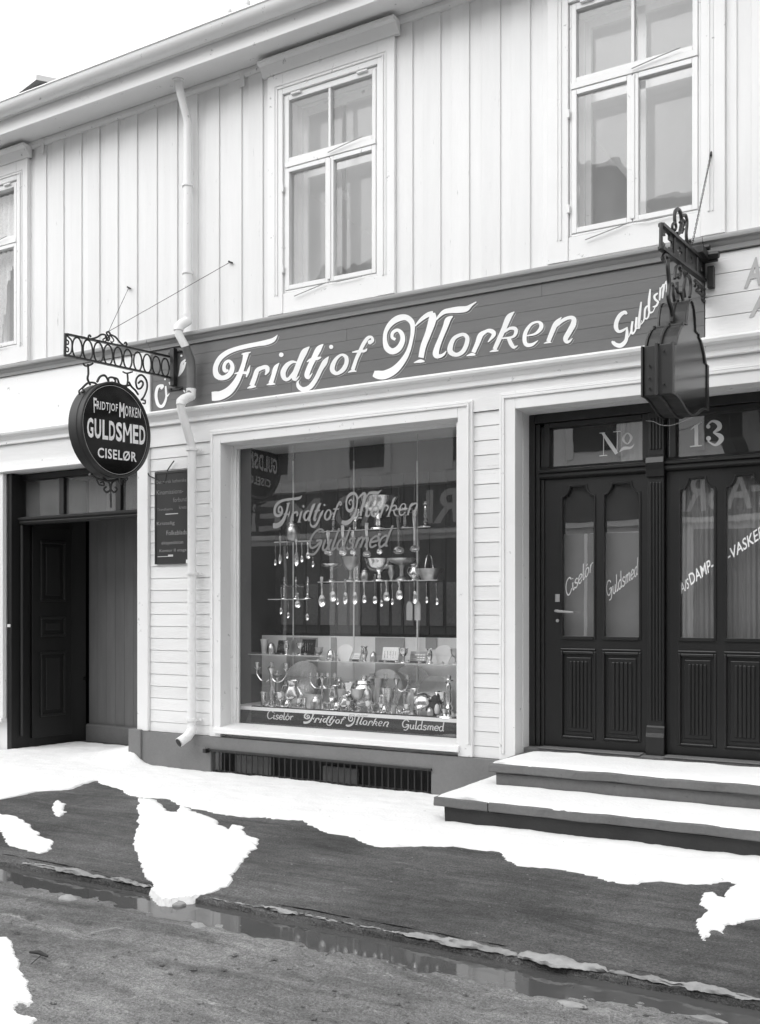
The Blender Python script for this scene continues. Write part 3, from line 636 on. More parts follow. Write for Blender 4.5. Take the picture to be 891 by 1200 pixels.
# leaves
def leaf(name, x0, x1, panes, handle):
    y0, y1 = YD+.02, YD+.065; zb, zt = .375, 2.438
    pz0, pz1, qz0, qz1 = 1.215, 2.385, .455, 1.10
    L_ = holed_wall(name, 'dark_wood', x0, x1, zb, zt, y0, y1, [(a, b, pz0, pz1) for a, b in panes] + [(a, b, qz0, qz1) for a, b in panes], B)
    for a, b in panes:
        c_ = .055
        # shaped head: quarter-round notches in the top corners
        def scoop(sgn, xx, k=1.0): return [(xx+sgn*.060*k*math.cos(an), pz1-.080*k*math.sin(an)) for an in lin(0, math.pi/2, 8)]
        for sgn, xx in ((1, a), (-1, b)):
            poly = [(xx-sgn*.001, pz1+.001), (xx+sgn*.068, pz1+.001), (xx+sgn*.068, pz1-.010)] + scoop(sgn, xx) + [(xx+sgn*.006, pz1-.088), (xx-sgn*.001, pz1-.092)]
            MB().prism(poly, lambda u, v: (u, y0+.001, v), (0, .03, 0)).build('shaped_head', 'dark_wood', L_)
        bd = MB()
        bd.box(a-.010, a+.004, y0-.010, y0+.02, pz0-.01, pz1-.09).box(b-.004, b+.010, y0-.010, y0+.02, pz0-.01, pz1-.09).box(a+.0045, b-.0045, y0-.016, y0+.02, pz0-.012, pz0+.012)
        arc = [(a+.070, y0-.004, pz1-.006)] + [(u, y0-.004, v) for u, v in scoop(1, a, 1.06)] + [(a+.004, y0-.004, pz1-.10)]
        bd.tube(arc, .008, 6); bd.tube([(a+b-p[0], p[1], p[2]) for p in arc], .008, 6); bd.tube([(a+.07, y0-.004, pz1-.006), (b-.07, y0-.004, pz1-.006)], .009, 6)
        bd.build('glazing_bead', 'dark_wood', L_, bevel=.003)
        MB().add([(a, y0+.028, pz0), (b, y0+.028, pz0), (b, y0+.028, pz1), (a, y0+.028, pz1)], [(0, 1, 2, 3)]).build('pane', 'pane_door', L_)
        pn = MB().box(a-.001, b+.001, y0+.018, y0+.03, qz0-.001, qz1+.001)
        pn.build('panel', 'dark_wood', L_)
        mo = MB(); d = .022
        mo.box(a-.012, a+.006, y0-.010, y0+.017, qz0-.012, qz1+.012).box(b-.006, b+.012, y0-.010, y0+.017, qz0-.012, qz1+.012).box(a+.0065, b-.0065, y0-.012, y0+.017, qz1-.008, qz1+.012).box(a+.0065, b-.0065, y0-.014, y0+.017, qz0-.012, qz0+.008)
        mo.box(a-.012, b+.012, y0-.014, y0-.0005, qz1+.02, qz1+.034)
        mo.build('panel_moulding', 'dark_wood', L_, bevel=.006)
        rf = MB(); nfl = 5; xa, xb = a+.055, b-.055; s = (xb-xa)/nfl
        rf.box(a+.03, b-.03, y0+.008, y0+.0175, qz0+.04, qz1-.035)
        for k in range(nfl): rf.box(xa+k*s+.004, xa+(k+1)*s-.004, y0-.004, y0+.0078, qz0+.07, qz1-.065)
        rf.build('reeded_field', 'dark_wood', L_, bevel=.007)
    if handle:
        hp = P(654, 716, y0-.03); h = MB()
        h.lathe([(.012, 0), (.012, .05)], seg=8); h.v = []; h.f = []
        h.tube([(hp.x-.012, y0, hp.z), (hp.x-.012, y0-.05, hp.z), (hp.x+.01, y0-.06, hp.z-.002), (hp.x+.13, y0-.05, hp.z-.012)], [.012, .01, .011, .009], 8)
        h.tube([(hp.x-.012, y0+.001, hp.z-.075), (hp.x-.012, y0-.008, hp.z-.075)], .013, 10).box(hp.x-.03, hp.x+.006, y0-.006, y0+.002, hp.z+.07, hp.z+.13)
        h.build('handle', 'grey_mould', L_, smooth=True)
    return L_
y_ = YD+.02
lp = [(X(659, y_), X(697, y_)), (X(708, y_), X(750, y_))]
rp = [(X(797, y_), X(838, y_)), (X(851, y_), X(851, y_)+.255)]
D1 = leaf('left_door', DX0+.117, XM0-.003, lp, True)
D2 = leaf('right_door', XM1+.003, DX1-.117, rp, False)
MB().box(DX0+.0, DX1, YD-.14, YD+.10, .30, .368).box(DX0+.12, XM0-.02, YD-.15, YD-.02, .3685, .378).box(XM1+.02, DX1-.1, YD-.15, YD-.02, .3685, .378).build('threshold', 'stone', B, bevel=.006)
yp = YD+.05-.006
for nm, q, D_ in (('Ciselor', ((664, 700), (695, 668), (695, 650), (661, 683)), D1), ('Guldsmed', ((712, 702), (748, 673), (748, 653), (709, 684)), D1)):
    q = [P(a, b, y_+.024) for a, b in q]
    script('lettering', nm, quadmap(*q), Vector((0, -1, 0)), 'letter_pale', D_, w=.075, slant=.1)
y2 = y_+.024
put_text('lettering', 'A/S', quadmap(*[P(a, b, y2) for a, b in ((799, 696), (808, 689), (807, 677), (797, 684))]), 'sign_white', D2, bold=.008)
put_text('lettering', 'DAMP-', quadmap(*[P(a, b, y2) for a, b in ((810, 686), (837, 667), (835, 653), (807, 673))]), 'sign_white', D2, bold=.012)
put_text('lettering', '-VASKERIE', quadmap(*[P(a, b, y2) for a, b in ((854, 658), (905, 622), (903, 608), (852, 645))]), 'sign_white', D2, bold=.012)
# house number on the transom panes
def zoomfn(ox, oy, s, y): return lambda u, v: P(ox + u/s, oy + v/s, y)
fn = zoomfn(695, 485, 5.4, YD+.046)
def strokes(name, mat, parent, fn, sts, lift=Vector((0, -1, 0)), blobs=()):
    mb = MB(); ribs = []
    for st in sts:
        closed = st[0] == 'c'; ribs.append(ribbon(st[1:] if closed else st, closed))
    ribs += [disc(*b) for b in blobs]
    ribbon_mesh(mb, ribs, fn, lift); return mb.build(name, mat, parent)
strokes('letter', 'letter_pale', W3, fn, [[(68,120,5),(68,190,5),(68,263,5)], [(62,120,16),(108,188,24),(152,252,22)], [(157,112,5),(155,180,5),(152,252,5)], [(42,122,5),(60,121,6),(78,120,5)], [(130,114,5),(155,112,6),(178,110,5)], [(42,266,6),(68,264,7),(92,262,6)]])
strokes('letter', 'letter_pale', W3, fn, [['c',(218,122,7),(244,150,17),(220,190,7),(192,160,17)], [(168,242,3),(196,218,20),(240,214,14),(263,190,3)]])
strokes('numeral', 'letter_pale', W3, fn, [[(655,70,24),(656,130,24),(656,200,24)], [(620,100,3),(650,76,12),(690,50,3)], [(616,207,8),(655,203,9),(692,200,8)]])
strokes('numeral', 'letter_pale', W3, fn, [[(722,75,8),(755,46,13),(795,60,28),(800,90,28),(762,118,7)], [(762,118,7),(805,140,30),(812,165,30),(775,197,16),(728,172,8)]], blobs=((731,80,26),(733,155,30)))
# curtains and papers behind the doors
curtain('door_curtain', 'pleated pale curtain behind the panes of the right entrance door', XM1+.03, DX1-.13, 1.2, 2.4, YD+.13, 'curtain_grey', .008, 22)
curtain('door_blind', 'plain grey blind hanging behind the panes of the left entrance door', DX0+.13, XM0-.02, 1.15, 2.02, YD+.13, 'blind_dark', .002, 3, cat='blind')
curtain('transom_paper', 'crumpled pale paper stuck behind the transom pane left of number thirteen', X(728, .35), X(757, .35), 2.53, 2.85, YD+.09, 'curtain_grey', .006, 3, cat='paper')

# ------------------------------------------------------------------ open shop door on the left
ly = .13
lf = MB()
lf.box(LX0, LX0+.07, .001, ly+.12, -.2, LZ1).box(LX1-.03, LX1, ly+.04, ly+.12, .1, LZ1).box(LX0+.0705, LX1-.0305, ly, ly+.12, LZ1-.06, LZ1)
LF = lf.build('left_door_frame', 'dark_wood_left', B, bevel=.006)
MB().box(LX0-.115, LX0-.002, -.05, -.001, .30, LZ1-.002).build('left_jamb_casing', 'white_trim', LF, bevel=.006)
MB().box(LX0-.15, LX0+.005, -.075, -.001, .255, .2985).build('jamb_foot', 'white_trim', LF, bevel=.006)
MB().box(LX1-.004, LX1+.0015, .0, .165, .1, LZ1-.002).build('jamb_reveal', 'white_trim', LF)
zb = Z(90, 605, ly)
MB().mould([(ly+.10, zb-.045), (ly-.02, zb-.045), (ly-.035, zb-.03), (ly-.02, zb-.015), (ly-.045, zb), (ly-.05, zb+.018), (ly-.01, zb+.028), (ly+.10, zb+.03)], LX0+.06, LX1-.002).build('transom_bar', 'vest_wood', LF, smooth=True)
xs = [LX0+.0705, X(70, ly), X(136.5, ly), LX1-.031]
for i in range(3):
    MB().add([(xs[i], ly+.06, zb+.03), (xs[i+1], ly+.06, zb+.03), (xs[i+1], ly+.06, LZ1-.06), (xs[i], ly+.06, LZ1-.06)], [(0, 1, 2, 3)]).build('transom_pane', 'pane_upper', LF)
    if i: MB().box(xs[i]-.035, xs[i]+.035, ly+.02, ly+.10, zb+.0305, LZ1-.0605).build('transom_mullion', 'dark_wood_left', LF, bevel=.006)
# the leaf, swung inwards
lw = .50; dl = MB(); hx, hy = LX0+.10, ly+.12
def LP(u, v, d): # u along the leaf, d off its face towards the opening
    an = R(84); return (hx + math.cos(an)*u + math.sin(an)*d, hy + math.sin(an)*u - math.cos(an)*d, v)
def lbox(mb, u0, u1, v0, v1, d0, d1):
    q = [LP(u, v, d) for d in (d0, d1) for v in (v0, v1) for u in (u0, u1)]
    mb.add(q, [(0,1,3,2),(4,6,7,5),(0,4,5,1),(2,3,7,6),(0,2,6,4),(1,5,7,3)]); return mb
lt = zb-.06
lbox(dl, 0, lw, .06, lt, -.04, 0)
LL = dl.build('open_door', 'dark_wood_left', B, bevel=.004)
for v0, v1 in ((.28, .98), (1.14, 1.36), (1.52, 2.18)):
    mo = MB(); u0, u1 = .09, .41
    lbox(mo, u0, u1, v0, v0+.03, .0005, .022); lbox(mo, u0, u1, v1-.03, v1, .0005, .022); lbox(mo, u0, u0+.03, v0+.0305, v1-.0305, .0005, .022); lbox(mo, u1-.03, u1, v0+.0305, v1-.0305, .0005, .022)
    lbox(mo, u0+.07, u1-.07, v0+.07, v1-.07, .0005, .012)
    mo.build('door_panel', 'dark_wood', LL, bevel=.006)
ed = MB(); lbox(ed, lw+.001, lw+.012, .06, lt, -.03, -.01); ed.build('lock_edge', 'vest_wood', LL)
MB().tube([(hx-.012, ly-.01, .1), (hx-.012, ly-.01, zb-.06)], .014, 8).build('corner_post', 'vest_wood', LF)
MB().box(LX0+.012, LX0+.06, -.010, .0005, 1.25, 1.28).build('name_plate', 'white_trim', LF, bevel=.003)
# passage behind
vest = MB()
xx = LX0+.1
YV = 1.05
while xx < LX1+.6:
    MB().box(xx, xx+.135, YV, YV+.025+random.uniform(0, .004), .14, 3.2).build('passage_board', 'passage_wood', B, bevel=.002); xx += .137
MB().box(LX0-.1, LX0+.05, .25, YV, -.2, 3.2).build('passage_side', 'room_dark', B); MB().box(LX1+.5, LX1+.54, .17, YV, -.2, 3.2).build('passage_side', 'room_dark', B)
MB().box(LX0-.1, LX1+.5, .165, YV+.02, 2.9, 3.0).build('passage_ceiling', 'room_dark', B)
MB().tube([(X(97, YV-.03), YV-.04, Z(97, 795, YV)), (X(97, YV-.03), YV+.0, Z(97, 795, YV))], .03, 10).build('passage_latch', 'iron', B)
sb = MB(); nn = 24
for i in range(nn):
    a = LX0 + .14 + (LX1+.3-LX0)*i/nn; b = LX0 + .14 + (LX1+.3-LX0)*(i+1)/nn
sb.box(LX0+.1, LX1+.3, YV-.06, YV-.002, -.2, .145)
sb.build('passage_footing', 'plinth', B, bevel=.02)

# ------------------------------------------------------------------ the painted sign band
SG = empty('shop_sign', 'long dark grey painted sign band lettered in white script', 'sign', loc=(0, 0, 0))
edges = [Z_MB-.003]; nb = 6
for i in range(1, nb+1): edges.append(Z_MB-.003 - (Z_MB-Z_FB-.006)*i/nb)
YS = -.030
for i in range(nb):
    # each course is laid from a few lengths
    cuts = sorted([XP1, XF1] + [random.uniform(XP1+.6, XF1-.6) for _ in range(1)])
    for a, b in zip(cuts, cuts[1:]):
        MB().box(a+.0008, b-.0008, YS-random.uniform(0, .0015), .010, edges[i+1]+.0008, edges[i]-.0006).build('sign_board', 'sign_grey', SG, bevel=.0012)
FR = {}   # traced letters: zoom origin, scale, strokes, blobs
def zr(ox, oy, s, st): return [(ox + p[0]/s, oy + p[1]/s, p[2]/s) for p in st]
def letter(key, ox, oy, s, sts, blobs=()):
    out = []
    for st in sts:
        cl = st[0] == 'c'; out.append((cl, zr(ox, oy, s, st[1:] if cl else st)))
    FR[key] = (out, [(ox+b[0]/s, oy+b[1]/s, b[2]/s) for b in blobs])
z1, z2, z3, z4, z5 = (240,380,8.91), (340,370,8.91), (430,345,8.91), (510,340,8.91), (590,345,8.91)
letter('F', *z1, [[(760,110,6),(715,162,44),(640,190,54),(540,208,46),(430,230,46),(330,256,46),(240,292,50),(165,348,52),(122,420,52),(112,480,54),(128,535,62),(180,560,50),(238,542,52),(280,490,52),(288,430,42),(258,384,32),(220,400,34),(202,445,36),(214,484,42),(250,480,18)],
   [(432,305,62),(418,370,46),(398,440,46),(370,520,54),(325,610,66),(255,695,84),(170,742,92),(110,750,98),(75,752,92)], [(386,312,8),(432,306,26),(484,290,6)], [(312,516,8),(375,505,28),(445,508,30)], [(476,428,6),(456,490,30),(436,552,12)]])
letter('r', *z1, [[(582,440,8),(548,480,44),(520,560,50),(490,640,50)], [(444,668,6),(490,652,32),(536,648,10)], [(540,495,26),(595,455,40),(645,448,46),(655,485,44),(632,528,12)]])
letter('i', *z1, [[(778,402,6),(740,455,46),(715,540,44),(690,615,48)], [(646,633,6),(695,620,30),(738,624,8)]], [(800,318,48)])
letter('d', *z2, [[(70,486,16),(20,482,32),(-35,520,48),(-72,590,56),(-60,650,46),(-20,662,34),(25,610,28),(75,530,18)], [(204,322,8),(152,375,62),(110,460,58),(70,560,58),(42,640,56),(62,664,28),(99,628,6)]])
letter('t', *z2, [[(348,296,8),(300,345,58),(250,440,54),(200,545,54),(176,622,52),(196,645,30),(234,598,6)], [(176,482,8),(220,457,30),(290,445,32),(326,430,10)]])
letter('j', *z2, [[(404,425,6),(365,482,54),(320,560,46),(270,660,46),(210,742,50),(140,768,46),(92,742,42),(80,700,26),(96,670,6)]], [(430,325,44)])
letter('o', *z2, [['c',(538,408,26),(584,430,40),(590,490,44),(556,560,46),(492,602,36),(446,575,50),(446,520,50),(482,450,36)]])
letter('f', *z2, [[(832,284,30),(862,258,34),(850,222,26),(812,232,36),(770,290,40),(730,370,38),(690,460,38),(655,565,40)], [(606,592,6),(655,574,28),(694,582,8)], [(650,381,12),(720,370,28),(785,366,26),(805,340,6)]], [(836,276,46)])
letter('M', *z3, [[(300,470,28),(265,448,32),(272,398,34),(322,372,34),(365,410,46),(374,480,52),(335,560,62),(270,594,64),(212,560,62),(190,480,46),(200,385,42),(255,300,56),(330,250,66),(410,240,60),(470,290,56),(480,370,44),(465,480,38),(430,600,46),(372,700,62),(290,788,80),(190,838,90),(115,838,86),(72,825,62)],
   [(505,330,12),(570,262,36),(640,212,48),(695,196,48)], [(690,192,50),(688,260,80),(645,400,66),(592,540,60),(568,660,56)], [(493,713,6),(560,696,36),(606,700,12)],
   [(722,268,14),(800,188,44),(880,168,56),(960,160,68),(1040,150,58),(1090,115,28),(1146,78,10)],
   [(900,228,10),(850,265,58),(822,340,54),(775,455,50),(735,560,58),(725,630,66),(765,645,40),(805,625,26),(832,590,6)]])
letter('o2', *z4, [['c',(288,462,36),(335,492,44),(330,560,46),(290,640,46),(225,674,42),(165,648,56),(160,590,54),(202,500,40)]])
letter('r2', *z4, [[(528,416,6),(476,470,54),(440,560,48),(400,650,44)], [(328,686,6),(385,670,32),(424,676,12)], [(480,482,26),(540,426,34),(598,432,48),(612,468,42),(553,542,10)]])
letter('k', *z4, [[(828,225,8),(770,282,56),(720,400,52),(670,510,48),(622,618,44)], [(570,644,6),(620,630,28),(662,632,10)], [(720,440,20),(780,400,30),(836,402,40),(845,442,38),(810,488,26),(700,503,16)], [(770,500,40),(795,560,44),(825,596,34),(864,578,6)]])
letter('e', *z5, [[(238,432,10),(330,412,24),(388,360,40),(396,312,42),(360,287,24),(290,312,28),(236,390,40),(222,470,44),(242,524,42),(300,524,34),(364,480,6)]])
letter('n', *z5, [[(608,238,8),(552,300,48),(510,390,48),(470,490,44)], [(424,511,6),(470,498,24),(502,502,8)], [(540,342,22),(620,272,36),(690,242,36),(736,254,48),(732,310,58),(690,390,56),(652,458,52),(662,494,38),(690,490,26),(724,456,6)]])
YL = YS-.004
for key, (sts, blobs) in FR.items():
    mb = MB(); ribs = [ribbon(p, cl) for cl, p in sts] + [disc(*b) for b in blobs]
    ribbon_mesh(mb, ribs, lambda u, v: P(u, v, YL), Vector((0, -1, 0)))
    mb.build('letter', 'sign_white', SG)
# thin shadow line painted to the lower right of the letters
mb = MB()
for key, (sts, blobs) in FR.items():
    for cl, p in sts:
        if max(q[2] for q in p) < 3.2: continue
        rb = ribbon(p, cl)
        side = [max(pr, key=lambda q: q[0]*.8+q[1]*.6) for pr in rb]
        ribbon_mesh(mb, [[((a+1.5, b+1.2), (a+1.95, b+1.55)) for a, b in side]], lambda u, v: P(u, v, YL+.002), Vector((0, -1, 0)))
mb.build('letter_shadow_line', 'letter_faded', SG)
gx = (710, 325, 11.14)
fnG = lambda u, v: P(710 + u/11.14, 325 + v/11.14, YL)
strokes('letter', 'sign_white', SG, fnG, [[(272,478,30),(250,455,44),(190,492,52),(146,570,54),(136,650,58),(166,704,40),(222,694,34),(288,648,10)], [(278,650,22),(279,740,42),(262,830,48),(200,888,58),(136,880,52),(95,845,46)]], blobs=((92,845,34), (268,470,34)))
strokes('letter', 'sign_white', SG, fnG, [[(298,785,8),(335,690,22),(352,572,26),(338,690,30),(352,734,26),(390,680,20),(406,518,26),(394,640,28),(408,676,18)]])
strokes('letter', 'sign_white', SG, fnG, [[(405,678,10),(440,600,18),(466,318,18),(442,500,30),(430,620,30),(438,664,20),(470,560,8)]])
strokes('letter', 'sign_white', SG, fnG, [[(468,612,10),(505,540,22),(515,420,26),(545,375,22),(566,400,20),(562,500,22),(532,542,18),(508,520,18)], [(584,152,18),(570,280,34),(566,400,30),(578,458,28),(622,448,16)]])
strokes('letter', 'sign_white', SG, fnG, [[(620,450,10),(650,380,14),(672,350,20),(684,320,28),(645,282,28),(640,240,30),(682,205,20)], [(684,330,26),(660,372,26),(616,385,16)]])
strokes('letter', 'sign_white', SG, fnG, [[(703,302,18),(712,220,28),(716,130,24)], [(714,160,12),(762,92,26),(750,200,28),(742,274,20)], [(758,130,10),(795,52,22),(800,120,26),(798,195,22)]])
fnC = lambda u, v: P(160 + u/6.364, 380 + v/6.364, YL)
strokes('letter', 'sign_white', SG, fnC, [[(182,482,18),(196,458,20),(160,468,22),(146,530,22),(162,600,24),(196,608,22),(222,545,16),(218,460,12),(224,535,14),(246,515,6)]], blobs=((213, 410, 14),))
strokes('letter', 'sign_white', SG, fnC, [[(246,430,14),(256,448,18),(268,450,12)]])
strokes('letter', 'sign_white', SG, fnC, ([(314,388,8),(332,340,22),(340,290,20),(372,258,10)], [(322,378,10),(346,335,20),(366,280,14)]), blobs=((335,234,16),))
strokes('letter', 'sign_white', SG, fnC, ([(350,490,8),(356,498,12),(364,508,8)],))

# the same name in gilt on the window pane, and on the strip at its foot
def name_on(target, parent, mat, lift):
    pts = []
    for key, (sts, blobs) in FR.items():
        for cl, p in sts: pts.append((key, ribbon(p, cl, 4)))
        for b in blobs: pts.append((key, disc(*b, n=8)))
    allp = [P(*q, 0) for _, rb in pts for pr in rb for q in pr]
    x0, x1 = min(p.x for p in allp), max(p.x for p in allp); z0, z1 = min(p.z for p in allp), max(p.z for p in allp)
    def f(u, v):
        p = P(u, v, 0); return target((p.x-x0)/(x1-x0), (p.z-z0)/(z1-z0))
    mb = MB(); ribbon_mesh(mb, [rb for _, rb in pts], f, lift); return mb.build('lettering', mat, parent)
yg = YG-.004
xa, xb = X(320, yg), X(491, yg); za, zb_ = Z(322, 621, yg), Z(453, 573, yg)
name_on(lambda u, v: Vector((xa+(xb-xa)*u, yg, za+(zb_-za)*v)), W1, 'gilt', Vector((0, -1, 0)))
q = [P(359, 646, yg), P(455, 640, yg), P(455, 616, yg), P(359, 621, yg)]
script('lettering', 'Guldsmed', quadmap(*q), Vector((0, -1, 0)), 'gilt_dim', W1, w=.10, slant=.34)
ys0, ys1 = YG+.02, YG+.085
st_b = SZ0+.068; st_t = Z(415, 834, ys1)
xl, xr = X(288, ys0), SX1-.035
ST = empty('name_strip', 'sloping dark name strip lettered in script at the foot of the display window', 'sign', loc=(0, 0, 0))
MB().add([(xl, ys0, st_b), (xr, ys0, st_b), (xr, ys1, st_t), (xl+.02, ys1, st_t), (xl, ys0+.02, st_b), (xr, ys0+.02, st_b), (xr, ys1+.02, st_t), (xl+.02, ys1+.02, st_t)], [(0,1,2,3),(7,6,5,4),(0,4,5,1),(3,2,6,7),(0,3,7,4),(1,5,6,2)]).build('panel', 'strip_black', ST)
sn = Vector((0, -(st_t-st_b), (ys1-ys0))).normalized()
def SP(px, f):  # px along the strip, f = 0 bottom .. 1 top
    y = ys0+(ys1-ys0)*f; return Vector((X(px, y), y, st_b+(st_t-st_b)*f)) + sn*.003
name_on(lambda u, v: SP(356+(457-356)*u, .12+.76*v), ST, 'letter_pale', sn)
script('lettering', 'Ciselor', lambda u, v: SP(313+(344-313)*u, .30+.46*v), sn, 'letter_pale', ST, w=.10, slant=.1)
script('lettering', 'Guldsmed', lambda u, v: SP(471+(521-471)*u, .26+.46*v), sn, 'letter_pale', ST, w=.10, slant=.1)

# ------------------------------------------------------------------ wrought-iron bracket and round hanging sign (left)
XB = P(205, 430).x
BK = empty('iron_bracket', 'black wrought-iron bracket with a row of oval rings carrying the round sign', 'bracket', loc=(0, 0, 0))
def qz(ox, oy, s, x): return lambda u, v: Q(ox+u/s, oy+v/s, x)
b5 = qz(60, 380, 5.24, XB)
def qtube(mb, fn, pts, r, n=6, closed=False, seg=6): return mb.tube([fn(*p) for p in spline(pts, n, closed)], r, seg, closed)
def flat_bar(mb, p, q, hw, ht):
    p, q = Vector(p), Vector(q); return mb.add([p+Vector((dx, 0, dz)) for dx in (-hw, hw) for dz in (-ht, ht)] + [q+Vector((dx, 0, dz)) for dx in (-hw, hw) for dz in (-ht, ht)], [(0,1,3,2),(4,6,7,5),(0,4,5,1),(2,3,7,6),(0,2,6,4),(1,5,7,3)])
tl, tr, bl_, br = b5(92, 60), b5(765, 207), b5(86, 190), b5(765, 335)
flat_bar(MB(), tl, tr, .016, .007).build('top_bar', 'iron', BK); flat_bar(MB(), bl_, br, .016, .007).build('bottom_bar', 'iron', BK)
mb = MB(); mb.tube([b5(88, 56), b5(84, 196)], .012, 6).build('end_bar', 'iron', BK)
cs = [(160,145,30,64),(225,159,29,63),(290,173,28,62),(350,187,27,61),(410,201,26,60),(470,214,26,59),(532,228,25,58),(590,241,25,57),(645,253,24,56),(700,264,23,55)]
for cx_, cy_, hw_, hh_ in cs:
    qtube(MB(), b5, [(cx_+hw_*math.cos(a)+.0*math.sin(a), cy_+hh_*math.sin(a)+.22*hw_*math.cos(a)) for a in lin(0, 2*math.pi, 17)[:-1]], .0075, 2, True).build('oval_ring', 'iron', BK, smooth=True)
mb = MB(); qtube(mb, b5, [(98,70),(125,100),(128,140),(120,175),(95,192)], .007); qtube(mb, b5, [(96,95),(106,105),(104,122),(94,120)], .006); qtube(mb, b5, [(96,140),(106,150),(104,168),(94,165)], .006)
qtube(mb, b5, [(758,215),(735,240),(732,275),(752,325)], .007); qtube(mb, b5, [(745,255),(755,245),(762,258),(752,270)], .005); mb.build('end_scroll', 'iron', BK, smooth=True)
mb = MB()
qtube(mb, b5, [(244,78),(236,66),(228,76),(238,90),(280,80),(310,62),(335,68),(348,100),(358,84),(340,54),(352,46),(362,62),(350,84)], .008)
qtube(mb, b5, [(362,62),(395,78),(420,108),(448,132),(464,128),(460,112),(450,116)], .008); qtube(mb, b5, [(330,84),(318,94),(326,106),(338,98),(332,72)], .006); qtube(mb, b5, [(366,70),(384,96),(374,110),(364,102)], .006)
mb.build('crest_scroll', 'iron', BK, smooth=True)
wp = MB(); yw = YS-.012
for (u0, v0, u1, v1) in ((718,158,805,185),(718,380,808,412)):
    a = P(60+u0/5.24, 380+v1/5.24, yw); b = P(60+u1/5.24, 380+v0/5.24, yw); wp.box(a.x, b.x, yw, YS-.004, a.z, b.z)
a = P(60+752/5.24, 380+385/5.24, yw); b = P(60+775/5.24, 380+150/5.24, yw); wp.box(a.x, b.x, yw-.05, yw-.0005, a.z, b.z)
wp.build('wall_plate', 'iron', BK, bevel=.003)
rv_ = MB()
for u, v in ((735,172),(795,165),(735,398),(798,395)):
    c = P(60+u/5.24, 380+v/5.24, yw); rv_.tube([c, c+Vector((0, -.012, 0))], .008, 8)
rv_.build('rivet', 'iron', BK)
knob = b5(352, 44)
for nm, (px, py) in (('stay_wire', (270, 307)), ('stay_wire', (151, 337))):
    e = P(px, py, -.03); mb = MB().tube([knob, e], .0025, 5); mb.tube([e+Vector((-.02, 0, .01)), e, e+Vector((.03, -.01, -.015))], .008, 6); mb.build(nm, 'iron', BK)

DS = empty('hanging_sign', 'round black drum sign lettered in white, hanging from the oval-ring bracket', 'sign', loc=(0, 0, 0))
XFc = XB + .075                                       # front (lettered) face
fc = Q(136.5, 504, XFc); rad = (Q(136.5, 448.6, XFc).z - Q(136.5, 559.2, XFc).z)/2
def ring(x, r, n=64): return [(x, fc.y + r*math.cos(2*math.pi*k/n), fc.z + r*math.sin(2*math.pi*k/n)) for k in range(n)]
def revolve(prof, name, mat, n=64):                  # profile (x offset, r)
    mb = MB(); vs = []
    for dx, r in prof: vs += ring(XFc+dx, r, n)
    fs = [(i*n+k, i*n+(k+1) % n, (i+1)*n+(k+1) % n, (i+1)*n+k) for i in range(len(prof)-1) for k in range(n)]
    mb.add(vs, fs); return mb, name, mat
mb, *_ = revolve([(-.155, .001), (-.155, rad*.965), (-.15, rad*.985), (-.075, rad*.985), (-.07, rad*1.0), (-.055, rad*1.0), (-.05, rad*.985), (-.012, rad*.985)], '', '')
mb.build('drum', 'drum_side', DS, smooth=True)
mb, *_ = revolve([(-.012, rad*.975), (-.012, rad*1.005), (.004, rad*1.01), (.012, rad*1.0), (.014, rad*.985), (.006, rad*.965), (-.002, rad*.955)], '', ''); mb.build('rim', 'drum_side', DS, smooth=True)
mb = MB(); mb.add(ring(XFc-.003, rad*.962), [tuple(range(64))]); mb.build('face', 'drum_face', DS)
f7 = qz(75, 440, 8.1, XFc+.002)
lx = Vector((1, 0, 0))
mb, *_ = revolve([(-.002, rad*.935), (-.002, rad*.927)], '', ''); mb.build('face_line', 'letter_pale', DS)
def drum_word(s, q, bold=.02, mat='sign_white', sp=1.0): put_text('lettering', s, quadmap(*[f7(*t) for t in q]), mat, DS, bold=bold, spacing=sp)
drum_word('F', ((284,352),(306,355),(312,216),(280,208)), .012); drum_word('RIDTJOF', ((312,345),(510,365),(512,272),(312,238)), .012, sp=1.12)
drum_word('ORKEN', ((580,385),(728,408),(730,316),(580,282)), .012, sp=1.12)
def gt(u): return 396+(u-222)*.157
def gb(u): return 585+(u-222)*.137
for ch, u0, u1 in (('G',220,279),('U',291,352),('L',366,420),('D',428,486),('S',494,552),('E',654,707),('D',716,771)):
    drum_word(ch, ((u0,gb(u0)),(u1,gb(u1)),(u1,gt(u1)),(u0,gt(u0))), .03)
def drum_m(u0, u1, t0, t1, b0, b1, w):
    m_ = (u0+u1)/2; h = b0-t0; strokes('lettering', 'sign_white', DS, f7, [[(u0+w*.6,t0,w),(u0+w*.5,(t0+b0)/2,w),(u0+w*.4,b0,w*1.2)], [(u1-w*.6,t1,w),(u1-w*.5,(t1+b1)/2,w),(u1-w*.4,b1,w*1.2)], [(u0+w*.5,t0,w*.9),(m_,(t0+t1)/2+h*.62,w*.7)], [(u1-w*.5,t1,w*.9),(m_,(t0+t1)/2+h*.62,w*.7)]], lift=lx)
drum_m(526, 574, 254, 265, 394, 402, 11)
drum_m(561, 644, gt(561), gt(644), gb(561), gb(644), 17)
drum_word('CISELØR', ((320,778),(690,822),(690,728),(320,680)), .022, sp=1.1)
z4 = qz(60, 370, 4.455, XB)
for pts, r in (([(192,252),(194,300),(190,330),(205,362)], .009), ([(398,300),(400,340),(392,372)], .008), ([(165,248),(180,262),(205,256),(218,248)], .008), ([(374,292),(395,300),(425,292)], .007)): qtube(MB(), z4, pts, r).build('hanger', 'iron', DS, smooth=True)
mb = MB()
qtube(mb, z4, [(150,412),(145,395),(160,380),(172,395),(160,402)], .007); qtube(mb, z4, [(160,380),(190,352),(225,350),(240,366),(228,374)], .009)
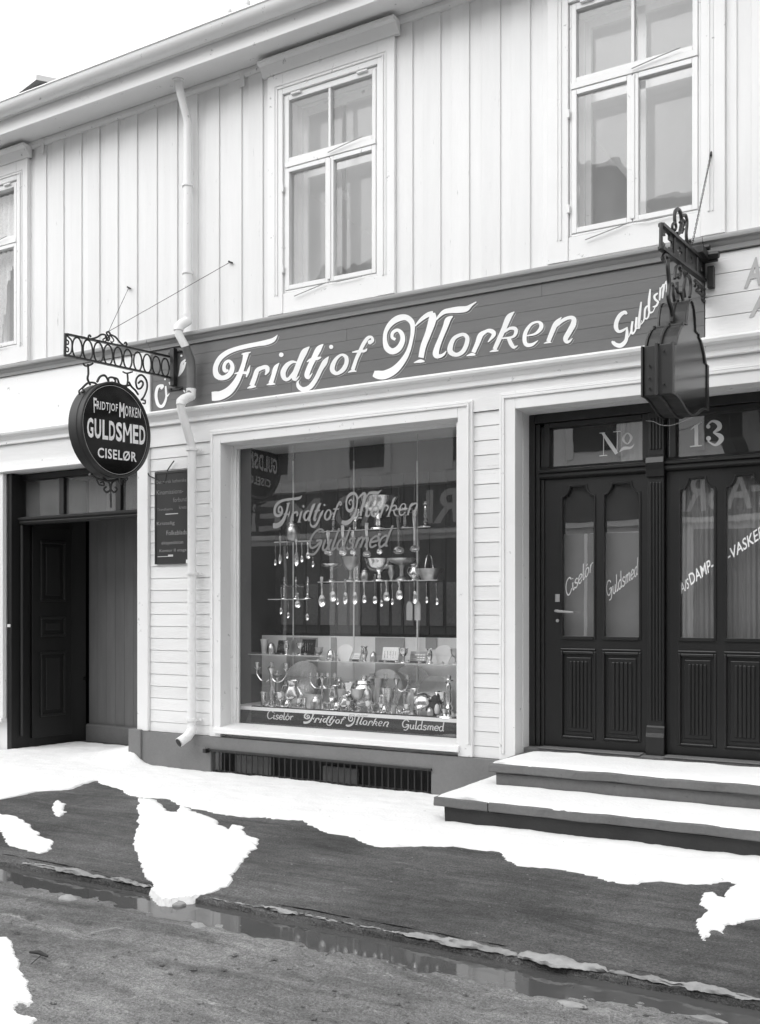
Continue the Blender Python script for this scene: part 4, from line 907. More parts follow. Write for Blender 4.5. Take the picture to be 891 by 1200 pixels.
qtube(mb, z4, [(240,345),(255,318),(280,312),(296,335),(300,352)], .010); qtube(mb, z4, [(300,350),(300,326),(322,322),(336,340),(326,352),(316,344)], .009); qtube(mb, z4, [(322,322),(345,330),(356,355),(380,366),(410,362)], .009)
qtube(mb, z4, [(455,352),(470,340),(480,355),(468,378),(450,378),(442,345),(452,318),(475,310),(498,340),(500,380),(485,420),(470,440)], [.009]*67 if False else .009)
qtube(mb, z4, [(478,440),(490,442),(490,458),(478,456)], .007); qtube(mb, z4, [(405,345),(420,370),(440,390),(455,412)], .009)
mb.build('top_scroll', 'iron', DS, smooth=True)
mb = MB()
qtube(mb, z4, [(236,850),(250,880),(275,886),(272,868),(258,872)], .008); qtube(mb, z4, [(270,845),(300,870),(308,905),(290,922),(275,905),(288,894)], .009); qtube(mb, z4, [(345,850),(318,872),(312,905),(330,922),(344,905),(332,894)], .009)
qtube(mb, z4, [(345,860),(365,880),(372,855),(392,842),(398,855),(388,860)], .007); qtube(mb, z4, [(310,900),(310,940),(312,1004)], [.005]*5+[.009]*4+[.007]*3+[.002]); qtube(mb, z4, [(200,828),(240,850),(300,862),(350,855)], .012)
mb.build('bottom_scroll', 'iron', DS, smooth=True)
tag(MB().tube([P(u, v, -.045) for u, v in spline([(172,545),(174,556),(180,560),(186,561),(192,566),(194,562),(196,552),(204,540)], 5)], .006, 6).build('cable', 'iron', smooth=True), 'short loose cable end at the corner above the notice board', 'cable')

# ------------------------------------------------------------------ bracket and box sign (right)
XB2 = -1.545
BR = empty('iron_bracket', 'dark iron bracket with pierced cross panels beside the right upper window', 'bracket', loc=(0, 0, 0))
b8 = qz(740, 240, 4.616, XB2)
c00, c10, c11, c01 = b8(160, 232), b8(408, 420), b8(408, 322), b8(162, 106)
pm_ = quadmap(c00, c10, c11, c01)
def plate(name, mat, u0, u1, pattern, parent):
    n = len(pattern); m_ = len(pattern[0]); mb = MB()
    for j in range(n):
        for i in range(m_):
            if pattern[j][i] == '#':
                a, b = u0+(u1-u0)*i/m_, u0+(u1-u0)*(i+1)/m_; c, d = j/n, (j+1)/n
                q = [pm_(a, c), pm_(b, c), pm_(b, d), pm_(a, d)]; e = Vector((-.012, 0, 0))
                mb.add(q + [t_+e for t_ in q], [(0,1,2,3),(7,6,5,4),(0,4,5,1),(1,5,6,2),(2,6,7,3),(3,7,4,0)])
    return mb.build(name, mat, parent)
cross = ['#########', '###...###', '###...###', '#.......#', '#.......#', '#.......#', '###...###', '###...###', '#########']
small = ['#######', '#######', '###.###', '##...##', '###.###', '#######', '#######']
dot = ['#######', '#######', '#######', '###.###', '###.###', '#######', '#######']
for i, pt in enumerate((cross, small, dot, dot)): plate('pierced_panel', 'iron', i/4+.004, (i+1)/4-.004, pt, BR)
mb = MB()
for v in (0, 1): flat_bar(mb, pm_(0, v), pm_(1, v), .018, .01)
mb.build('edge_bar', 'iron', BR)
for i in range(5): MB().tube([pm_(i/4, -.06), pm_(i/4, 1.06)], .013, 6).build('upright', 'iron', BR)
qtube(MB(), b8, [(228,150),(222,115),(235,95),(243,118),(236,138)], .009).build('upper_scroll', 'iron', BR, smooth=True); qtube(MB(), b8, [(236,95),(236,45),(252,22),(268,48),(272,100),(262,150),(246,155)], .012).build('upper_scroll', 'iron', BR, smooth=True); qtube(MB(), b8, [(262,95),(280,80),(290,100),(278,122)], .008).build('upper_scroll', 'iron', BR, smooth=True)
qtube(MB(), b8, [(272,62),(292,55),(302,90),(298,160),(304,205),(318,212),(316,190)], .011).build('upper_scroll', 'iron', BR, smooth=True); qtube(MB(), b8, [(285,130),(275,150),(262,140)], .008).build('upper_scroll', 'iron', BR, smooth=True)
qtube(MB(), b8, [(350,250),(360,225),(372,245),(362,268)], .010).build('upper_scroll', 'iron', BR, smooth=True); qtube(MB(), b8, [(372,268),(392,245),(404,260),(412,290),(400,318)], .012).build('upper_scroll', 'iron', BR, smooth=True)
mb = MB()
qtube(mb, b8, [(178,300),(170,285),(185,268),(198,285),(198,340),(205,430),(200,500),(216,560),(222,598)], .013); qtube(mb, b8, [(205,430),(225,430),(228,480),(235,520)], .010)
qtube(mb, b8, [(235,400),(242,340),(262,330),(268,370),(258,395),(250,380)], .011); qtube(mb, b8, [(262,345),(285,360),(292,400),(285,450),(290,500)], .011)
qtube(mb, b8, [(300,372),(318,400),(322,450),(316,500)], .011); qtube(mb, b8, [(240,440),(255,480),(252,520)], .010); qtube(mb, b8, [(345,440),(358,425),(365,450),(352,462),(370,475),(385,490),(378,462)], .010)
qtube(mb, b8, [(345,410),(375,440),(405,470),(410,505),(395,522),(385,500),(400,480)], .012); qtube(mb, b8, [(268,470),(275,500),(282,515)], .010)
mb.build('lower_scroll', 'iron', BR, smooth=True)
w0 = Vector((XB2, -.03, 0)); fx = MB(); mz = b8(440, 360).z
zA, zB = P(838, 338, -.03).z, P(838, 300, -.03).z
fx.box(XB2+.03, XB2+.075, -.075, -.028, zA, P(838, 313, -.03).z).box(XB2-.02, XB2+.10, -.09, -.05, P(836, 304, -.05).z-.02, P(836, 304, -.05).z+.015)
fx.tube([(XB2-.06, -.12, mz), (XB2+.12, -.12, mz-.01)], .026, 8).tube([(XB2-.06, -.12, mz+.05), (XB2+.06, -.12, mz+.05)], .02, 8).box(XB2-.02, XB2+.05, -.28, -.05, mz-.03, mz+.02)
fx.build('wall_fixing', 'iron', BR, bevel=.004)
mb = MB(); c0, c1 = b8(330, 215), P(834, 178, -.05); nl = 44
for i in range(nl):
    p = c0.lerp(c1, (i+.5)/nl); d_ = (c1-c0).normalized(); s_ = d_.cross(Vector((0, 1, 0)) if i % 2 else Vector((1, .3, 0))).normalized(); L_ = (c1-c0).length/nl*.62
    mb.tube([p + d_*L_*math.cos(a) + s_*.006*math.sin(a) for a in lin(0, 2*math.pi, 9)[:-1]], .0026, 4, True)
mb.tube([c1+Vector((0, .03, .01)), c1, c1+Vector((0, -.02, -.03))], .007, 6)
mb.build('stay_chain', 'iron', BR)

XBf = XB2 + .085; th = .185
s8 = qz(740, 240, 4.616, XBf)
yn, yf = s8(224, 880).y, s8(422, 880).y; yc, hw = (yn+yf)/2, (yf-yn)/2
zt_, zb_2 = s8(226, 742).z, s8(222, 1015).z
ztop = Q(740+326/4.616, 240+505/4.616, XBf).z; ztip = Q(740+330/4.616, 240+1146/4.616, XBf).z
zsh = Q(740+303/4.616, 240+642/4.616, XBf).z
half = [(0, 3.362), (-.08, 3.352), (-.16, 3.322), (-.215, 3.275), (-.245, 3.225), (-.26, 3.185), (-.46, 3.180), (-.46, 3.160), (-.56, 3.148), (-.66, 3.118), (-.77, 3.075), (-.83, 3.035), (-.86, 3.018), (-1.0, 3.014), (-1.0, 2.716), (-.82, 2.714), (-.68, 2.703), (-.53, 2.684), (-.39, 2.662), (-.2, 2.640), (0, 2.633)]
poly = half + [(-s, z) for s, z in reversed(half[1:-1])]
BX = empty('hanging_sign', 'dark wooden box sign with arched crown hanging above the entrance doors', 'sign', loc=(0, 0, 0))
fy = lambda x: (lambda s, z: (x, yc+hw*s, z+.033*s))            # the sign hangs a little low on the street side
def shrink(pl, k, kz): zc_ = (ztop+ztip)/2; return [(s*k, zc_+(z-zc_)*kz) for s, z in pl]
MB().prism(shrink(poly, .96, .985), fy(XBf-.012), (-(th-.024), 0, 0)).build('case', 'box_wood', BX, bevel=.004)
for xx in (XBf, XBf-th):
    inn = shrink(poly, .90, .965); mb = MB(); n = len(poly)
    e = -.011 if xx == XBf else .011
    vs = [fy(xx)(*p) for p in poly] + [fy(xx)(*p) for p in inn] + [fy(xx+e)(*p) for p in poly] + [fy(xx+e)(*p) for p in inn]
    fs = []
    for i in range(n):
        j = (i+1) % n; fs += [(i, j, n+j, n+i), (i, 2*n+i, 2*n+j, j), (n+i, n+j, 3*n+j, 3*n+i)]
    mb.add(vs, fs).build('rim', 'box_wood', BX)
MB().prism(inn, fy(XBf-.008), (-.003, 0, 0)).build('glass_face', 'box_face', BX)
xmid = XBf - th*.5
bead = [(xmid, yc+hw*s*1.012, z+.033*s) for s, z in poly]
bead = [Vector(p) + Vector((0, (p[1]-yc)*.01, 0)) for p in bead]
MB().tube(bead, .010, 6, True).build('middle_bead', 'box_wood', BX)
mb = MB()
for k, (dx, zz) in enumerate(((.04, .85), (.04, .2), (-.045, .6), (-.045, .35), (-.045, .15))):
    z_ = zb_2+(zt_-zb_2)*zz; mb.tube([(xmid+dx, yn+.01, z_), (xmid+dx, yn-.004, z_)], .006, 6)
mb.build('screw', 'iron', BX)
for s_, z0_, z1_ in ((-.3, zsh+.02, b8(222, 560).z), (0, ztop-.01, ztop+.12), (.3, zsh+.02, ztop+.1)): MB().tube([(xmid, yc+hw*s_, z0_), (xmid, yc+hw*s_, z1_)], .012, 6).build('hanger', 'iron', BX)
tag(MB().tube([P(u, v, .18) for u, v in spline([(757,583-90),(766,494),(775,498),(785,498.5),(795,496),(812,489)], 5)], .0025, 5).build('cable', 'grey_mould', smooth=True), 'thin slack wire under the box sign above the entrance', 'cable')

# ------------------------------------------------------------------ drainpipe
DP = empty('drainpipe', 'white drainpipe bending out around the mouldings at the left of the facade', 'drainpipe', loc=(0, 0, 0))
xp = X(225, -.1); rp_ = .040
xu = X(220, -.09)
def pipe(name, pts, mat='white_trim', r=rp_): return MB().tube(pts, r, 14).build(name, mat, DP, smooth=True)
pipe('outlet', [(xu, -.215, 6.26), (xu, -.212, 6.17), (xu, -.10, 5.93), (xu, -.09, 5.89), (xu, -.09, 5.8)], r=.038)
MB().tube([(xu, -.215, 6.235), (xu, -.215, 6.205)], .055, 12).build('collar', 'white_trim', DP, smooth=True)
pipe('upper_pipe', [(xu, -.09, 5.84), (xu, -.09, 4.11)])
pipe('upper_elbow', [(xu, -.09, 4.13), (xu, -.092, 4.07), (xu, -.175, 4.02), (xu, -.21, 3.985), (xu, -.212, 3.955)], r=.045)
pipe('band_pipe_head', [(xu, -.213, 3.99), (xu, -.21, 3.92), (xp-.01, -.165, 3.80)], r=.037)
pipe('band_pipe', [(xp-.013, -.172, 3.815), (xp, -.115, 3.69), (xp, -.11, 3.62), (xp, -.11, 3.42), (xp, -.115, 3.38)], 'sign_grey')
pipe('lower_elbow', [(xp, -.11, 3.44), (xp, -.113, 3.375), (xp-.005, -.2, 3.33), (xp-.005, -.24, 3.30), (xp-.005, -.243, 3.27)], r=.045)
pipe('slanted_pipe', [(xp-.006, -.243, 3.30), (xp-.006, -.24, 3.23), (xp, -.13, 2.98), (xp, -.105, 2.92), (xp, -.1, 2.86)], r=.038)
pipe('lower_pipe', [(xp, -.1, 2.9), (xp, -.1, .36)])
o = pipe('spout', [(xp, -.1, .37), (xp, -.105, .33), (xp-.01, -.15, .28), (xp-.035, -.235, .235)], r=.045)
MB().tube([(xp-.036, -.239, .2325), (xp-.0365, -.2405, .2318)], .039, 14).build('spout_mouth', 'room_dark', DP)
for zz in (3.0-.12, 1.75, .42): MB().tube([(xp, -.1, zz), (xp, -.1, zz+.025)], .053, 14).box(xp-.075, xp+.075, -.056, -.044, zz, zz+.022).build('pipe_clip', 'white_trim', DP)
for zz in (5.3, 4.5): MB().tube([(xu, -.09, zz), (xu, -.09, zz+.025)], .051, 14).build('pipe_clip', 'white_trim', DP)

# ------------------------------------------------------------------ notice board
NB = empty('notice_board', 'narrow black notice board with faint painted lettering on the siding', 'notice board', loc=(0, 0, 0))
yn_ = -.045
q = [P(181.8, 661.5, yn_), P(220.5, 660, yn_), P(220.5, 549.5, yn_), P(181.8, 553.5, yn_)]
bx0, bx1, bz0, bz1 = q[0].x, q[1].x, (q[0].z+q[1].z)/2, (q[2].z+q[3].z)/2
MB().box(bx0, bx1, yn_, -.027, bz0, bz1).build('board', 'board_black', NB, bevel=.003)
mb = MB().box(bx0, bx1, yn_-.006, yn_-.0005, bz1-.02, bz1).box(bx0, bx0+.012, yn_-.006, yn_-.0005, bz0, bz1-.0205); mb.build('edge_strip', 'iron', NB)
zl = lambda u, v: Vector((bx0+(bx1-bx0)*(u-100)/332, yn_-.003, bz1-(bz1-bz0)*(v-95)/940))
for s, u0, u1, v, h in (('Det norsk lutherske', 112, 418, 218, 34), ('Kinamissions-', 118, 386, 330, 46), ('forbund', 285, 420, 415, 46), ('Trondhjems', 124, 280, 502, 34), ('krets', 345, 420, 488, 34), ('Kristelig', 120, 300, 650, 46), ('Folkeblads', 218, 422, 745, 46), ('ekspedition', 168, 385, 848, 46), ('Kontor II etage', 148, 420, 922, 38)):
    put_text('lettering', s, quadmap(zl(u0, v), zl(u1, v), zl(u1, v-h), zl(u0, v-h)), 'gilt_dim' if v < 520 else 'gilt', NB, bold=.0)
mb = MB()
for u0, u1, v, h in ((208, 335, 536, 9), (128, 285, 962, 6), (235, 285, 958, 16)): mb.add([zl(u0, v), zl(u1, v), zl(u1, v-h), zl(u0, v-h)], [(0, 1, 2, 3)])
mb.v = [(a, b-.0003*(i//4), c) for i, (a, b, c) in enumerate(mb.v)]; mb.build('rule', 'letter_pale', NB)
MB().box(bx1-.022, bx1, yn_-.004, yn_-.0005, bz0, bz0+.035).build('chipped_corner', 'white_trim', NB)

# ------------------------------------------------------------------ stone steps
def rough_slab(name, mat, x0, x1, y0, y1, z0, z1, parent, amp=.008, nx=None):
    nx = nx or max(4, int((x1-x0)/.05)); mb = MB(); vs = []; fs = []
    prof = [(y0+.006, z0), (y0, z0+.008), (y0, z1-.010), (y0+.004, z1-.003), (y0+.012, z1), (y1, z1), (y1, z0)]
    k = len(prof)
    for i in range(nx+1):
        xx = x0+(x1-x0)*i/nx
        for yy, zz in prof: vs.append((xx + (amp*fbm(zz*9, yy*9, 5) if i in (0, nx) else 0), yy + amp*fbm(xx, zz*6, 5), zz + .6*amp*fbm(xx+9, yy*6, 4)))
    for i in range(nx):
        for j in range(k): fs.append((i*k+j, i*k+(j+1) % k, (i+1)*k+(j+1) % k, (i+1)*k+j))
    fs += [tuple(range(k-1, -1, -1)), tuple(nx*k+j for j in range(k))]
    mb.add(vs, fs); return mb.build(name, mat, parent)
xe = .35
S1 = empty('stone_step', 'lower stone doorstep, wide and snow-covered with a wet dark riser', 'step', 'entrance steps', (0, 0, 0))
S2 = empty('stone_step', 'upper stone doorstep, narrower, directly below the entrance doors', 'step', 'entrance steps', (0, 0, 0))
LXA = G(509, 934, .165).x; LYA = G(509, 934, .165).y; UXA = G(565, 897, .335).x
UY = -.56
xj = G(567, 943, .165).x
rough_slab('tread', 'stone', LXA, xj-.003, LYA, -.09, .105, .163, S1); rough_slab('tread', 'stone', xj+.003, xe, LYA+.004, -.09, .105, .165, S1)
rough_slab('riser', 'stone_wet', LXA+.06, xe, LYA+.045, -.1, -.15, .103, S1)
rough_slab('tread', 'stone', UXA, xe-.12, UY, YD-.15, .275, .335, S2); rough_slab('riser', 'stone', UXA+.045, xe-.12, UY+.04, YD-.16, .165, .273, S2)

# ------------------------------------------------------------------ snow
def seg_d(px, py, a, b):
    vx, vy = b[0]-a[0], b[1]-a[1]; l = vx*vx+vy*vy; t = max(0, min(1, ((px-a[0])*vx+(py-a[1])*vy)/l)) if l else 0
    return math.hypot(px-a[0]-vx*t, py-a[1]-vy*t)
def inside(px, py, pl):
    c = False; j = len(pl)-1
    for i in range(len(pl)):
        if (pl[i][1] > py) != (pl[j][1] > py) and px < (pl[j][0]-pl[i][0])*(py-pl[i][1])/(pl[j][1]-pl[i][1])+pl[i][0]: c = not c
        j = i
    return c
def snow_patch(name, mat, poly, h, cell, base=None, fuzz=.03, bump=None, soft=.05):
    base = base or pave_z
    xs_ = [p[0] for p in poly]; ys_ = [p[1] for p in poly]; x0, x1, y0, y1 = min(xs_)-.06, max(xs_)+.06, min(ys_)-.06, max(ys_)+.06
    nx, ny = int((x1-x0)/cell)+2, int((y1-y0)/cell)+2; vs = []; keep = []
    for j in range(ny):
        for i in range(nx):
            x, y = x0+i*cell, y0+j*cell
            d = min(seg_d(x, y, poly[k-1], poly[k]) for k in range(len(poly)))
            d = d if inside(x, y, poly) else -d
            if abs(d) < .2: d += fuzz*fbm(x, y, 4) + fuzz*.35*fbm(x, y, 14, 2)
            if d > 0: z = base(x, y) + .004 + h*(1-math.exp(-d/soft))*(1+.25*fbm(x, y, 3)) + .006*fbm(x, y, 9)*min(1, d/.05) + (bump(x, y) if bump else 0)*min(1, d/.1)
            else: z = base(x, y) - .03 + max(-.2, d)*.2
            vs.append((x, y, z)); keep.append(d > -cell*1.6)
    mb = MB(); fs = []
    for j in range(ny-1):
        for i in range(nx-1):
            q = (j*nx+i, j*nx+i+1, (j+1)*nx+i+1, (j+1)*nx+i)
            if any(keep[t_] for t_ in q): fs.append(q)
    used = sorted({i for f_ in fs for i in f_}); mp = {o_: i for i, o_ in enumerate(used)}
    mb.add([vs[i] for i in used], [tuple(mp[i] for i in f_) for f_ in fs])
    return mb.build(name, mat, None, smooth=True)
def gp_(pts, z=-.01): return [tuple(G(a, b, z)[:2]) for a, b in pts]
edge = [(-60,945),(0,936),(45,927),(80,926),(98,920),(112,915),(132,924),(160,935),(200,938),(215,946),(255,955),(300,957),(348,961),(384,974),(424,989),(450,993),(500,991),(533,992),(586,999),(606,1013),(642,1017),(682,1024),(723,1036),(748,1038),(768,1033),(810,1036),(854,1035),(900,1042),(960,1050)]
bank = gp_(edge) + [(.8, -.8), (.8, .0), (LX1-.0, -.0), (LX1-.0, .85), (LX0+.1, .85), (LX0+.0, .0), (-10.5, .0)]
def drift(x, y):
    v = 0
    v += .15*math.exp(-((x-LX1)/(.62 if x < LX1 else .10))**2)*math.exp(-((y-.1)/(.30 if y < .1 else .8))**2)
    return v
tag(snow_patch('snow_bank', 'snow_dirty', bank, .018, .022, bump=drift, fuzz=.045, soft=.04), 'long bank of white snow lying along the foot of the facade', 'snow')
for label, pts, h in (('large ragged snow patch in the middle of the pavement below the bank', [(162,936),(186,938),(196,950),(204,952),(212,944),(235,952),(258,966),(268,972),(272,966),(283,968),(290,980),(299,984),(299,995),(283,1005),(277,1022),(266,1036),(246,1048),(222,1053),(196,1056),(180,1050),(171,1032),(169,1016),(159,1008),(158,975)], .024),
    ('slanting snow patch on the pavement at the left edge', [(-12,948),(0,954),(20,956),(36,966),(48,980),(69,989),(60,998),(46,1004),(30,996),(12,990),(0,975),(-12,968)], .018),
    ('tiny round snow patch on the pavement near the left edge', [(62,941),(68,937),(75,942),(77,950),(70,958),(63,953)], .018),
    ('ragged snow patch with a brushed edge on the pavement at right', [(905,1034),(880,1034),(860,1036),(850,1040),(846,1052),(840,1044),(826,1046),(820,1054),(822,1068),(820,1084),(822,1100),(828,1104),(834,1088),(840,1090),(848,1096),(854,1086),(868,1084),(884,1078),(905,1070)], .02)):
    tag(snow_patch('snow_patch', 'snow', gp_(pts), h, .012, fuzz=.035, soft=.055), label, 'snow', 'snow patches on the pavement')
tag(snow_patch('snow_patch', 'snow', gp_([(-15,1102),(8,1104),(17,1110),(20,1128),(28,1146),(34,1166),(42,1180),(40,1188),(28,1190),(24,1184),(20,1198),(44,1203),(40,1215),(-15,1215)], -.02), .02, .012, base=road_z, fuzz=.025, soft=.05), 'snow patch on the muddy road at the bottom left corner', 'snow', 'snow patches on the road')
def tread_snow(name, label, x0, x1, y0, y1, z, x0b, extra=None):
    nx, ny = int((x1-x0)/.03), int((y1-y0)/.03); mb = MB()
    vs = []
    for j in range(ny+1):
        for i in range(nx+1):
            u, v = i/nx, j/ny; y = y0+(y1-y0)*v; xa_ = x0+(x0b-x0)*v; x = xa_+(x1-xa_)*u
            d = min((y-y0), (x-xa_))
            zz = z - .006 + .026*(1-math.exp(-max(0, d)/.018)) + .005*fbm(x, y, 5)*min(1, d/.04)
            vs.append((x + (.02*abs(fbm(y, 1, 6)) if i == 0 else 0), y + (max(0, .035*fbm(x, 2, 3)) + .008*abs(fbm(x, 5, 14)) if j == 0 else 0), zz))
    fs = [(j*(nx+1)+i, j*(nx+1)+i+1, (j+1)*(nx+1)+i+1, (j+1)*(nx+1)+i) for j in range(ny) for i in range(nx)]
    mb.add(vs, fs)
    if extra:                                     # the bare end of the tread beside the step above
        xa2, xb2, ya2, yb2 = extra; nx, ny = int((xb2-xa2)/.03), int((yb2-ya2)/.03); vs = []
        for j in range(ny+1):
            for i in range(nx+1):
                x, y = xa2+(xb2-xa2)*i/nx, ya2+(yb2-ya2)*j/ny; d = x-xa2
                vs.append((x + (.007*fbm(y, 1, 9) if i == 0 else 0), y, z - .006 + .026*(1-math.exp(-d/.018)) + .005*fbm(x, y, 5)*min(1, d/.04)))
        mb.add(vs, [(j*(nx+1)+i, j*(nx+1)+i+1, (j+1)*(nx+1)+i+1, (j+1)*(nx+1)+i) for j in range(ny) for i in range(nx)])
    return tag(mb.build(name, 'snow', None, smooth=True), label, 'snow')
tread_snow('step_snow', 'even layer of snow on the lower doorstep', LXA+.005, xe-.01, LYA+.008, UY+.03, .165, LXA+.005, (LXA+.005, UXA+.05, UY+.03, -.092))
tread_snow('step_snow', 'even layer of snow on the upper doorstep below the doors', UXA+.004, xe-.125, UY+.006, YD-.17, .335, UXA+.06)

# ice along the kerb
def ice_ridge(label, pxs, w, h):
    mb = MB(); n = len(pxs); vs = []; fs = []; m_ = 7
    xs_ = [G(px, py, 0).x for px, py in pxs]; x0, x1 = min(xs_), max(xs_); n = max(8, int((x1-x0)/.012))
    for i in range(n+1):
        x = x0+(x1-x0)*i/n; e = math.sin(math.pi*i/n)**.2
        k_ = min(1, max(.12, .75+1.6*fbm(x, 7, 2.2))); ww = w*e*k_*(.9+.7*fbm(x, 1, 6)); hh = h*e*k_*(1.0+.8*fbm(x, 4, 8))
        for j in range(m_):
            a = math.pi*j/(m_-1); vs.append((x, KY1 + .028 + math.cos(a)*ww + .012*fbm(x, j, 12), -.013 + math.sin(a)*hh + .006*fbm(x*3, j*2, 11)))
    for i in range(n):
        for j in range(m_-1): fs.append((i*m_+j, i*m_+j+1, (i+1)*m_+j+1, (i+1)*m_+j))
    mb.add(vs, fs); return tag(mb.build('ice_ridge', 'ice', None, smooth=True), label, 'ice', 'ice along the kerb')
ice_ridge('thin ice ridge on the kerb left of the large snow patch', [(0, 1016), (168, 1043)], .022, .016)
ice_ridge('pale ice ridge on the kerb just right of the large snow patch', [(240, 1052), (345, 1070)], .030, .022)
ice_ridge('dirty ice ridge on the kerb in front of the shop window', [(347, 1070), (612, 1113)], .024, .018)
ice_ridge('broad pale ice ridge on the kerb right of the middle', [(612, 1112), (716, 1132)], .036, .026)
ice_ridge('ice ridge on the kerb towards the right edge', [(714, 1134), (940, 1170)], .028, .020)
# mud crumbs, clods and twigs on the road
mb = MB()
for i in range(380):
    px, py = random.uniform(-10, 890), random.uniform(1085, 1215)
    if py < 1092 + (px-150)*.12: continue
    p = G(px, py, -.03); r = random.choice((.003, .004, .005, .006, .010))*random.uniform(.7, 1.3); z = road_z(p.x, p.y)
    mb.lathe([(r*.6, -r*.3), (r*1.1, r*.25), (r*.7, r*.7), (r*.15, r*.9)], (p.x, p.y, z), 6, random.uniform(.8, 1.6), random.uniform(.7, 1.2))
for i in range(160):
    p = G(random.uniform(0, 890), random.uniform(960, 1120), -.005)
    if p.y < KY0+.02 or p.y > -.9: continue
    r = random.uniform(.002, .006); mb.lathe([(r*.6, -r*.3), (r*1.1, r*.25), (r*.15, r*.9)], (p.x, p.y, pave_z(p.x, p.y)), 5, 1.3, 1)
o = mb.build('mud_crumbs', 'road', None); o['kind'] = 'stuff'; o['label'] = 'scattered crumbs of mud and grit on the road'; o['category'] = 'grit'
def clod(label, px, py, r, mat, sx=1.4, sy=1.0, hz=.6):
    z0 = G(px, py, -.04); mb = MB(); n = 14; prof = lin(-.3, 1, 7); vs = []; 
    mb.lathe([(r*math.sqrt(max(.02, 1-max(0, t_)**2)), r*hz*t_) for t_ in prof], (0, 0, 0), n, sx, sy)
    mb.v = [(x*(1+.35*fbm(x*30+px, y*30+z*20, 1.2)), y*(1+.35*fbm(y*30, x*30+py, 1.1)), z*(1+.4*fbm(x*25, y*25+px, 1))) for x, y, z in mb.v]
    zz = max(road_z(z0.x, z0.y), ZW); return tag(mb.build('ice_lump', mat, None, smooth=True, loc=(z0.x, z0.y, zz)), label, 'ice lump', 'lumps on the road')
clod('pale ice lump in the gutter below the large snow patch', 208, 1060, .035, 'ice'); clod('small pale lump in the shallow water right of the snow patch', 232, 1087, .03, 'ice'); clod('flat clod at the left end of the gutter water', 80, 1057, .035, 'ice', 1.8)
clod('lone stone beside the water below the step corner', 670, 1186, .03, 'ice', 1.8, .8, .3); clod('wedge of ice at the far right of the gutter', 830, 1194, .035, 'ice', 1.7, .9, .3)
tw = G(45, 1127, -.02); zz = road_z(tw.x, tw.y)
tag(MB().tube([(tw.x-.05, tw.y, zz+.012), (tw.x, tw.y+.006, zz+.016), (tw.x+.05, tw.y+.004, zz+.01)], [.006, .009, .005], 6).tube([(tw.x+.02, tw.y, zz+.012), (tw.x+.06, tw.y-.09, zz+.008)], .002, 4).build('twig', 'mud', None), 'short dark twig lying on the road at lower left', 'twig')
tw = G(122, 1093, -.02); zz = road_z(tw.x, tw.y)
tag(MB().tube([(tw.x-.03, tw.y-.05, zz+.008), (tw.x, tw.y, zz+.012), (tw.x+.02, tw.y+.05, zz+.012), (tw.x+.05, tw.y+.055, zz+.01)], .0035, 5).build('twig', 'ice', None), 'pale bent straw on the road below the large snow patch', 'twig')

# ------------------------------------------------------------------ on the roof
rl = empty('roof_light', 'small hatch with a tilted lid on the roof edge at far left', 'roof hatch', loc=(0, 0, 0))
a, b = P(-60, 128, .6), P(48, 97, .6)
MB().box(a.x, b.x, .6, 1.3, 6.9, b.z-.02).build('hatch_side', 'stone', rl)
MB().add([(a.x, .5, a.z-.55), (b.x+.04, .5, b.z-.02), (b.x+.04, 1.4, b.z+.25), (a.x, 1.4, a.z-.25)] + [(a.x, .5, a.z-.5), (b.x+.04, .5, b.z+.04), (b.x+.04, 1.4, b.z+.31), (a.x, 1.4, a.z-.2)], [(3,2,1,0),(4,5,6,7),(0,1,5,4),(1,2,6,5),(2,3,7,6),(3,0,4,7)]).build('lid', 'white_trim', rl)
for px, py, lb in ((268.5, 22, 'left porcelain insulator on its pin above the gutter'), (290, 12, 'right porcelain insulator on its pin above the gutter')):
    p = P(px, py, -.2); ins = empty('insulator', lb, 'insulator', 'insulators on the roof edge', (p.x, p.y, p.z))
    MB().lathe([(.012, .0), (.028, .005), (.03, .03), (.02, .04), (.026, .055), (.024, .08), (.01, .09)], seg=12).build('bell', 'porcelain', ins, smooth=True)
    MB().tube([(0, 0, .01), (0, 0, 6.45-p.z)], .006, 6).build('pin', 'iron', ins)

# ------------------------------------------------------------------ display goods
YI = .52
def pxm(px, y): r = (px-CX)/F; return ((D+y)/(ca+r*sa))/F        # metres per photo pixel at that depth
shelf_u, shelf_l, shelf_c, shelf_b1, shelf_b2 = Z(445, 621, YI), Z(445, 681, YI), Z(344, 702, YI), Z(345, 767, YI), Z(450, 775.5, YI)
def glass_shelf(label, pa, pb, z, d0=.40, d1=.64):
    s = empty('glass_shelf', label, 'shelf', 'glass display shelves', (0, 0, 0))
    x0, x1 = X(pa, YI), X(pb, YI)
    MB().box(x0, x1, d0+.003, d1, z-.008, z).build('glass', 'clear_glass', s); MB().box(x0, x1, d0, d0+.0025, z-.008, z).build('edge', 'shelf_edge', s)
glass_shelf('upper glass shelf holding the tall silver bowls', 381, 512, shelf_u); glass_shelf('middle glass shelf with the silver basket at its right end', 381, 520, shelf_l)
glass_shelf('small glass shelf holding the twin candelabrum at left', 323, 368, shelf_c); glass_shelf('low glass shelf at left crowded with cases', 300, 388, shelf_b1); glass_shelf('low glass shelf at right with two open cases', 368, 545, shelf_b2)
